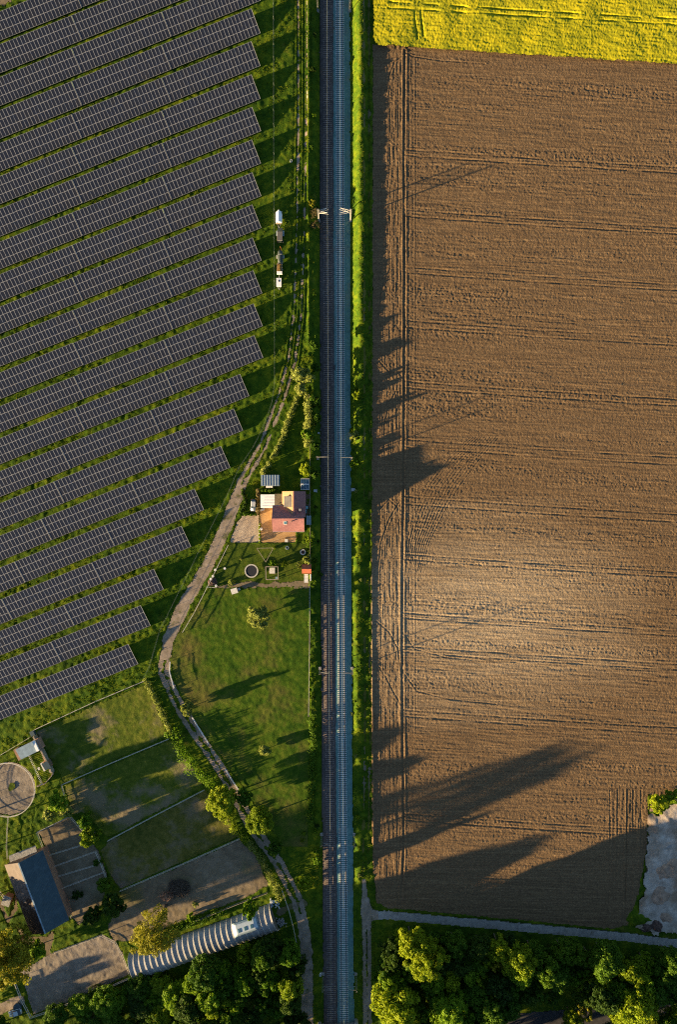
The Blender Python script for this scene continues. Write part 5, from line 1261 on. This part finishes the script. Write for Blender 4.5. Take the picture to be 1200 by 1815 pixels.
T(185, 1570, 13, 'small', 'leaf_green', 'green bush tree at the lower right end of the horse pens', hgt=0.8)
T(200, 1608, 20, 'small', 'leaf_dark', 'large dark bush between the pens and the bare paddock')
T(160, 1622, 15, 'small', 'leaf_dark', 'dark bush below the horse pens beside the barn')
T(172, 1528, 7, 'bush', 'leaf_green', 'small green bush inside the right end of the pens')
T(137, 1585, 9, 'bush', 'leaf_dark', 'small dark bush by the barn wall in the pens')
T(537, 668, 15, 'small', 'leaf_pale', 'big pale flowering bush where the track leaves the railway', squash=1.5, hgt=0.8)
T(533, 690, 11, 'small', 'leaf_pale', 'pale bush just below the big flowering one', hgt=0.8)
T(544, 770, 9, 'small', 'leaf_lime', 'bright bush tree at the railway fence in the shaded garden', hgt=1.5)
T(543, 832, 11, 'small', 'leaf_yellow', 'round yellow green tree just above the greenhouse')
T(458, 1094, 19, 'small', 'leaf_pale', 'large pale blossoming bush alone on the upper meadow', hgt=0.7)
T(469, 1332, 10, 'small', 'leaf_pale', 'small pale bush alone on the lower meadow', hgt=0.7)
T(557, 376, 8, 'sparse', 'leaf_brown', 'brown twiggy bush at the foot of the two armed left mast', hgt=0.6)
T(559, 398, 8, 'sparse', 'leaf_brown', 'brown bush just below the two armed left mast', hgt=0.6)
T(554, 360, 7, 'bush', 'leaf_ochre', 'ochre bush above the brown ones by the left mast')
T(486, 970.5, 3.5, 'bush', 'leaf_yellow', 'little yellow shrub at the right corner of the triangular frame')
T(483, 999, 6.5, 'bush', 'leaf_lime', 'bright shrub at the top of the climbing frame', hgt=1.2)
T(504, 1000, 6, 'bush', 'leaf_yellow', 'yellow shrub on the lawn right of the climbing frame', hgt=1.2)
T(530, 1001, 6, 'bush', 'leaf_pale', 'pale thin shrub left of the red roofed shed')
T(545, 993, 9, 'bush', 'leaf_pale', 'pale round shrub just above the red roofed shed', hgt=1.2)
T(408, 1033, 6, 'bush', 'leaf_pale', 'pale shrub in the garden bed above the hutch')
T(548, 956, 6, 'bush', 'leaf_yellow', 'yellow shrub at the fence corner below the house', hgt=1.2)
T(547, 968, 4, 'bush', 'leaf_lime', 'lime shrub at the fence below the yellow one')
T(427, 991, 2.6, 'bush', 'leaf_pale', 'tiny pale shrub on the lawn above the trampoline')
T(550, 978, 5, 'bush', 'leaf_dark', 'dark shrub at the fence beside the round planter')
T(630, 820, 9, 'bush', 'leaf_lime', 'round bush below the mast on the right of the railway', hgt=1.1)
T(629, 772, 9, 'bush', 'leaf_pale', 'pale flowering bush right of the rails above the round one', hgt=1.1)
T(633, 700, 8, 'bush', 'leaf_yellow', 'tall bright bush right of the rails, level with the pale hedge', hgt=1.2)
T(630, 690, 6, 'bush', 'leaf_yellow', 'bright bush touching the tall one right of the rails')
T(1168, 1424, 17, 'small', 'leaf_yellow', 'bright bush at the top corner of the building ground', hgt=0.7)
T(1195, 1411, 13, 'small', 'leaf_lime', 'bush on the right edge above the building ground', hgt=0.7)
T(538, 1477, 4, 'bush', 'leaf_yellow', 'upper of two tiny yellow bushes near the meadow foot')
T(536, 1489, 4, 'bush', 'leaf_yellow', 'lower of two tiny yellow bushes near the meadow foot')
T(563, 1525, 7, 'bush', 'leaf_lime', 'bright bush left of the rails below the meadow')
T(561, 1508, 6, 'bush', 'leaf_lime', 'small bright bush above the other one left of the rails')
# loose rows of low bushes on both shoulders of the railway
rr = random.Random(21)
for i in range(30):
    py = rr.uniform(20, 1480); px = 555+rr.gauss(0, 3.0)+(float(clx(py))-604)*0.8
    if 345 < py < 410 or 700 < py < 1040: px += 6
    T(px, py, rr.uniform(2.5, 5.0), 'bush', rr.choice(['leaf_green', 'leaf_green', 'leaf_lime', 'leaf_dark', 'leaf_dark']), 'low bush on the shaded left shoulder of the railway', 'bushes on the left shoulder of the railway', hgt=rr.uniform(0.8, 1.2))
for i in range(28):
    py = rr.uniform(560, 1560); px = 632+rr.gauss(0, 4.0)+(float(clx(py))-604)
    T(px, py, rr.uniform(2.0, 4.5), 'bush', rr.choice(['leaf_lime', 'leaf_yellow', 'leaf_lime', 'leaf_green', 'leaf_pale']), 'low bright bush on the right bank of the railway', 'bushes on the right bank of the railway', hgt=rr.uniform(0.5, 0.8))
# the wood below the tunnel
wood_l = [(205, 1768, 18, 'leaf_lime', 'bright tree at the left end of the lower wood'), (284, 1744, 17, 'leaf_yellow', 'yellow tree at the lower edge of the tunnel left end'), (317, 1767, 28, 'leaf_lime', 'broad lime tree in the middle of the lower wood'),
          (285, 1797, 17, 'leaf_yellow', 'yellow tree at the foot of the photo below the tunnel'), (362, 1724, 24, 'leaf_green', 'broad dark tree against the middle of the tunnel'), (377, 1781, 15, 'leaf_yellow', 'yellow topped tree below the middle of the tunnel'),
          (402, 1772, 14, 'leaf_yellow', 'yellow topped tree right of its twin below the tunnel'), (434, 1688, 13, 'leaf_yellow', 'yellow tree leaning on the tunnel roof'), (426, 1722, 13, 'leaf_lime', 'slim lime tree below the one leaning on the tunnel'),
          (464, 1696, 18, 'leaf_green', 'green tree below the right half of the tunnel'), (479, 1735, 20, 'leaf_lime', 'round lime tree close to the track'), (516, 1747, 21, 'leaf_yellow', 'bright round tree touching the track'),
          (513, 1689, 18, 'leaf_lime', 'lime tree between the tunnel end and the track'), (250, 1785, 18, 'leaf_dark', 'dark tree between the two yellow ones on the left of the wood')]
for x, y, r, l, lab in wood_l: T(x, y, r*1.05, 'broad', l, lab, hgt=0.62 if x < 320 else (rr.uniform(1.2, 1.45) if r < 20 else 1.1))
def scatter(n, poly, rad, leafs, label, group, existing, seed, mind=13):
    r = random.Random(seed); k = 0; tries = 0
    poly = [(a, b) for a, b in poly]
    while k < n and tries < 6000:
        tries += 1
        x = r.uniform(min(p[0] for p in poly), max(p[0] for p in poly)); y = r.uniform(min(p[1] for p in poly), max(p[1] for p in poly))
        if not inside(np.array([x]), np.array([y]), poly)[0]: continue
        R = r.uniform(*rad)
        if any(hypot(x-a, y-b) < max(mind, 0.37*(R+c)) for a, b, c in existing): continue
        existing.append((x, y, R)); k += 1
        T(x, y, R, r.choice(['broad', 'broad', 'broad', 'willow', 'sparse']), r.choice(leafs), label, group, hgt=r.uniform(0.95, 1.3)*(0.55 if x < 330 else 1.0))
ex = [(x, y, r) for x, y, r, l, lab in wood_l]
scatter(70, [(60, 1806), (232, 1738), (300, 1742), (480, 1665), (505, 1668), (532, 1700), (534, 1880), (40, 1880)], (14, 24), ['leaf_green', 'leaf_dark', 'leaf_lime', 'leaf_green', 'leaf_dark'], 'leafy green tree in the wood between the tunnel and the foot of the photo', 'trees of the wood below the tunnel', ex, 5)
# the wood right of the dirt lane
wood_r = [(753, 1697, 33, 'willow', 'leaf_yellow', 'big feathery yellow tree near the dirt lane'), (710, 1731, 20, 'sparse', 'leaf_lime', 'thin lime tree left of the big yellow one'), (797, 1729, 20, 'broad', 'leaf_yellow', 'yellow tree right below the big feathery one'),
          (702, 1786, 33, 'broad', 'leaf_yellow', 'broad bright tree at the foot beside the dirt lane'), (797, 1781, 28, 'broad', 'leaf_lime', 'lime tree at the foot, second from the dirt lane'), (806, 1676, 21, 'broad', 'leaf_green', 'green tree just right of the big feathery one'),
          (852, 1681, 20, 'broad', 'leaf_dark', 'dark tree at the upper edge of the right wood'), (880, 1704, 16, 'sparse', 'leaf_ochre', 'brownish thin tree in the middle of the right wood'), (920, 1700, 26, 'broad', 'leaf_yellow', 'bright tree right of the brownish one'),
          (985, 1730, 22, 'broad', 'leaf_green', 'green tree half way along the right wood'), (1077, 1703, 27, 'broad', 'leaf_green', 'large green tree near the upper right of the wood'), (1058, 1713, 9, 'sparse', 'leaf_ochre', 'small ochre tree beside the large green one'),
          (1130, 1786, 32, 'broad', 'leaf_yellow', 'broad bright tree at the foot near the right corner'), (1096, 1797, 17, 'broad', 'leaf_yellow', 'smaller bright tree left of the broad one near the corner'), (1192, 1702, 18, 'broad', 'leaf_green', 'green tree on the right edge of the wood'),
          (1188, 1738, 20, 'broad', 'leaf_green', 'second green tree down on the right edge'), (1194, 1797, 14, 'broad', 'leaf_yellow', 'bright tree in the bottom right corner'), (1034, 1790, 14, 'sparse', 'leaf_ochre', 'thin yellowish tree above the road gap'),
          (1017, 1808, 14, 'broad', 'leaf_yellow', 'yellow tree at the foot by the road gap'), (885, 1745, 22, 'broad', 'leaf_dark', 'dark round tree in the middle of the right wood'), (870, 1785, 24, 'broad', 'leaf_green', 'dull green tree at the foot in the middle')]
for x, y, r, kd, l, lab in wood_r: T(x, y, r*1.05, kd, l, lab, hgt=rr.uniform(1.3, 1.55) if r < 20 else 1.12)
ex = [(x, y, r) for x, y, r, kd, l, lab in wood_r]
def rough_poly(): return [(690, 1668), (760, 1662), (900, 1676), (1080, 1694), (1225, 1706), (1225, 1765), (1110, 1775), (960, 1780), (900, 1800), (820, 1880), (690, 1880), (676, 1720)]
scatter(110, rough_poly(), (14, 24), ['leaf_green', 'leaf_dark', 'leaf_lime', 'leaf_yellow', 'leaf_green'], 'leafy green tree in the wood right of the dirt lane', 'trees of the wood right of the dirt lane', ex, 6)
for i, x in enumerate(range(850, 1240, 42)): T(x, 1866-(x-850)*0.12+12*(i % 2), 24, 'broad', 'leaf_green', 'added unseen leafy tree below the road, for shade', 'added unseen trees below the road')  # unseen trees added to keep the road in shade
T(706, 1690, 13, 'small', 'leaf_dark', 'dark shrub at the left edge of the right wood')
T(690, 1735, 15, 'small', 'leaf_dark', 'dark shrub beside the dirt lane under the thin lime tree')
# trees standing beyond the frame on the sunny side; they shade the paddocks and the yard
for x, y, r, lab in ((-55, 1462, 24, 'tree outside the photo, left of the round pen'), (-35, 1520, 20, 'tree outside the photo, above the barn'), (-45, 1615, 24, 'tree outside the photo, left of the barn'),
                     (-75, 1680, 28, 'tree outside the photo behind the huge ochre tree'), (40, 1860, 26, 'tree outside the photo below the arena')):
    T(x, y, r, 'broad', 'leaf_green', lab)
T(-45, 1800, 26, 'small', 'leaf_green', 'low tree outside the photo by the corner lane', hgt=0.55)
T(-5, 1822, 22, 'small', 'leaf_green', 'low tree outside the photo below the corner lane', hgt=0.5)
for i, (x, y, r) in enumerate(((556, 612, 8), (560, 650, 7), (557, 708, 9), (561, 740, 8), (558, 790, 8), (560, 842, 8))): T(x, y, r, 'small', 'leaf_green', 'dark shrub on the left shoulder of the railway beside the shaded garden', 'dark shrubs beside the shaded garden', hgt=1.25)
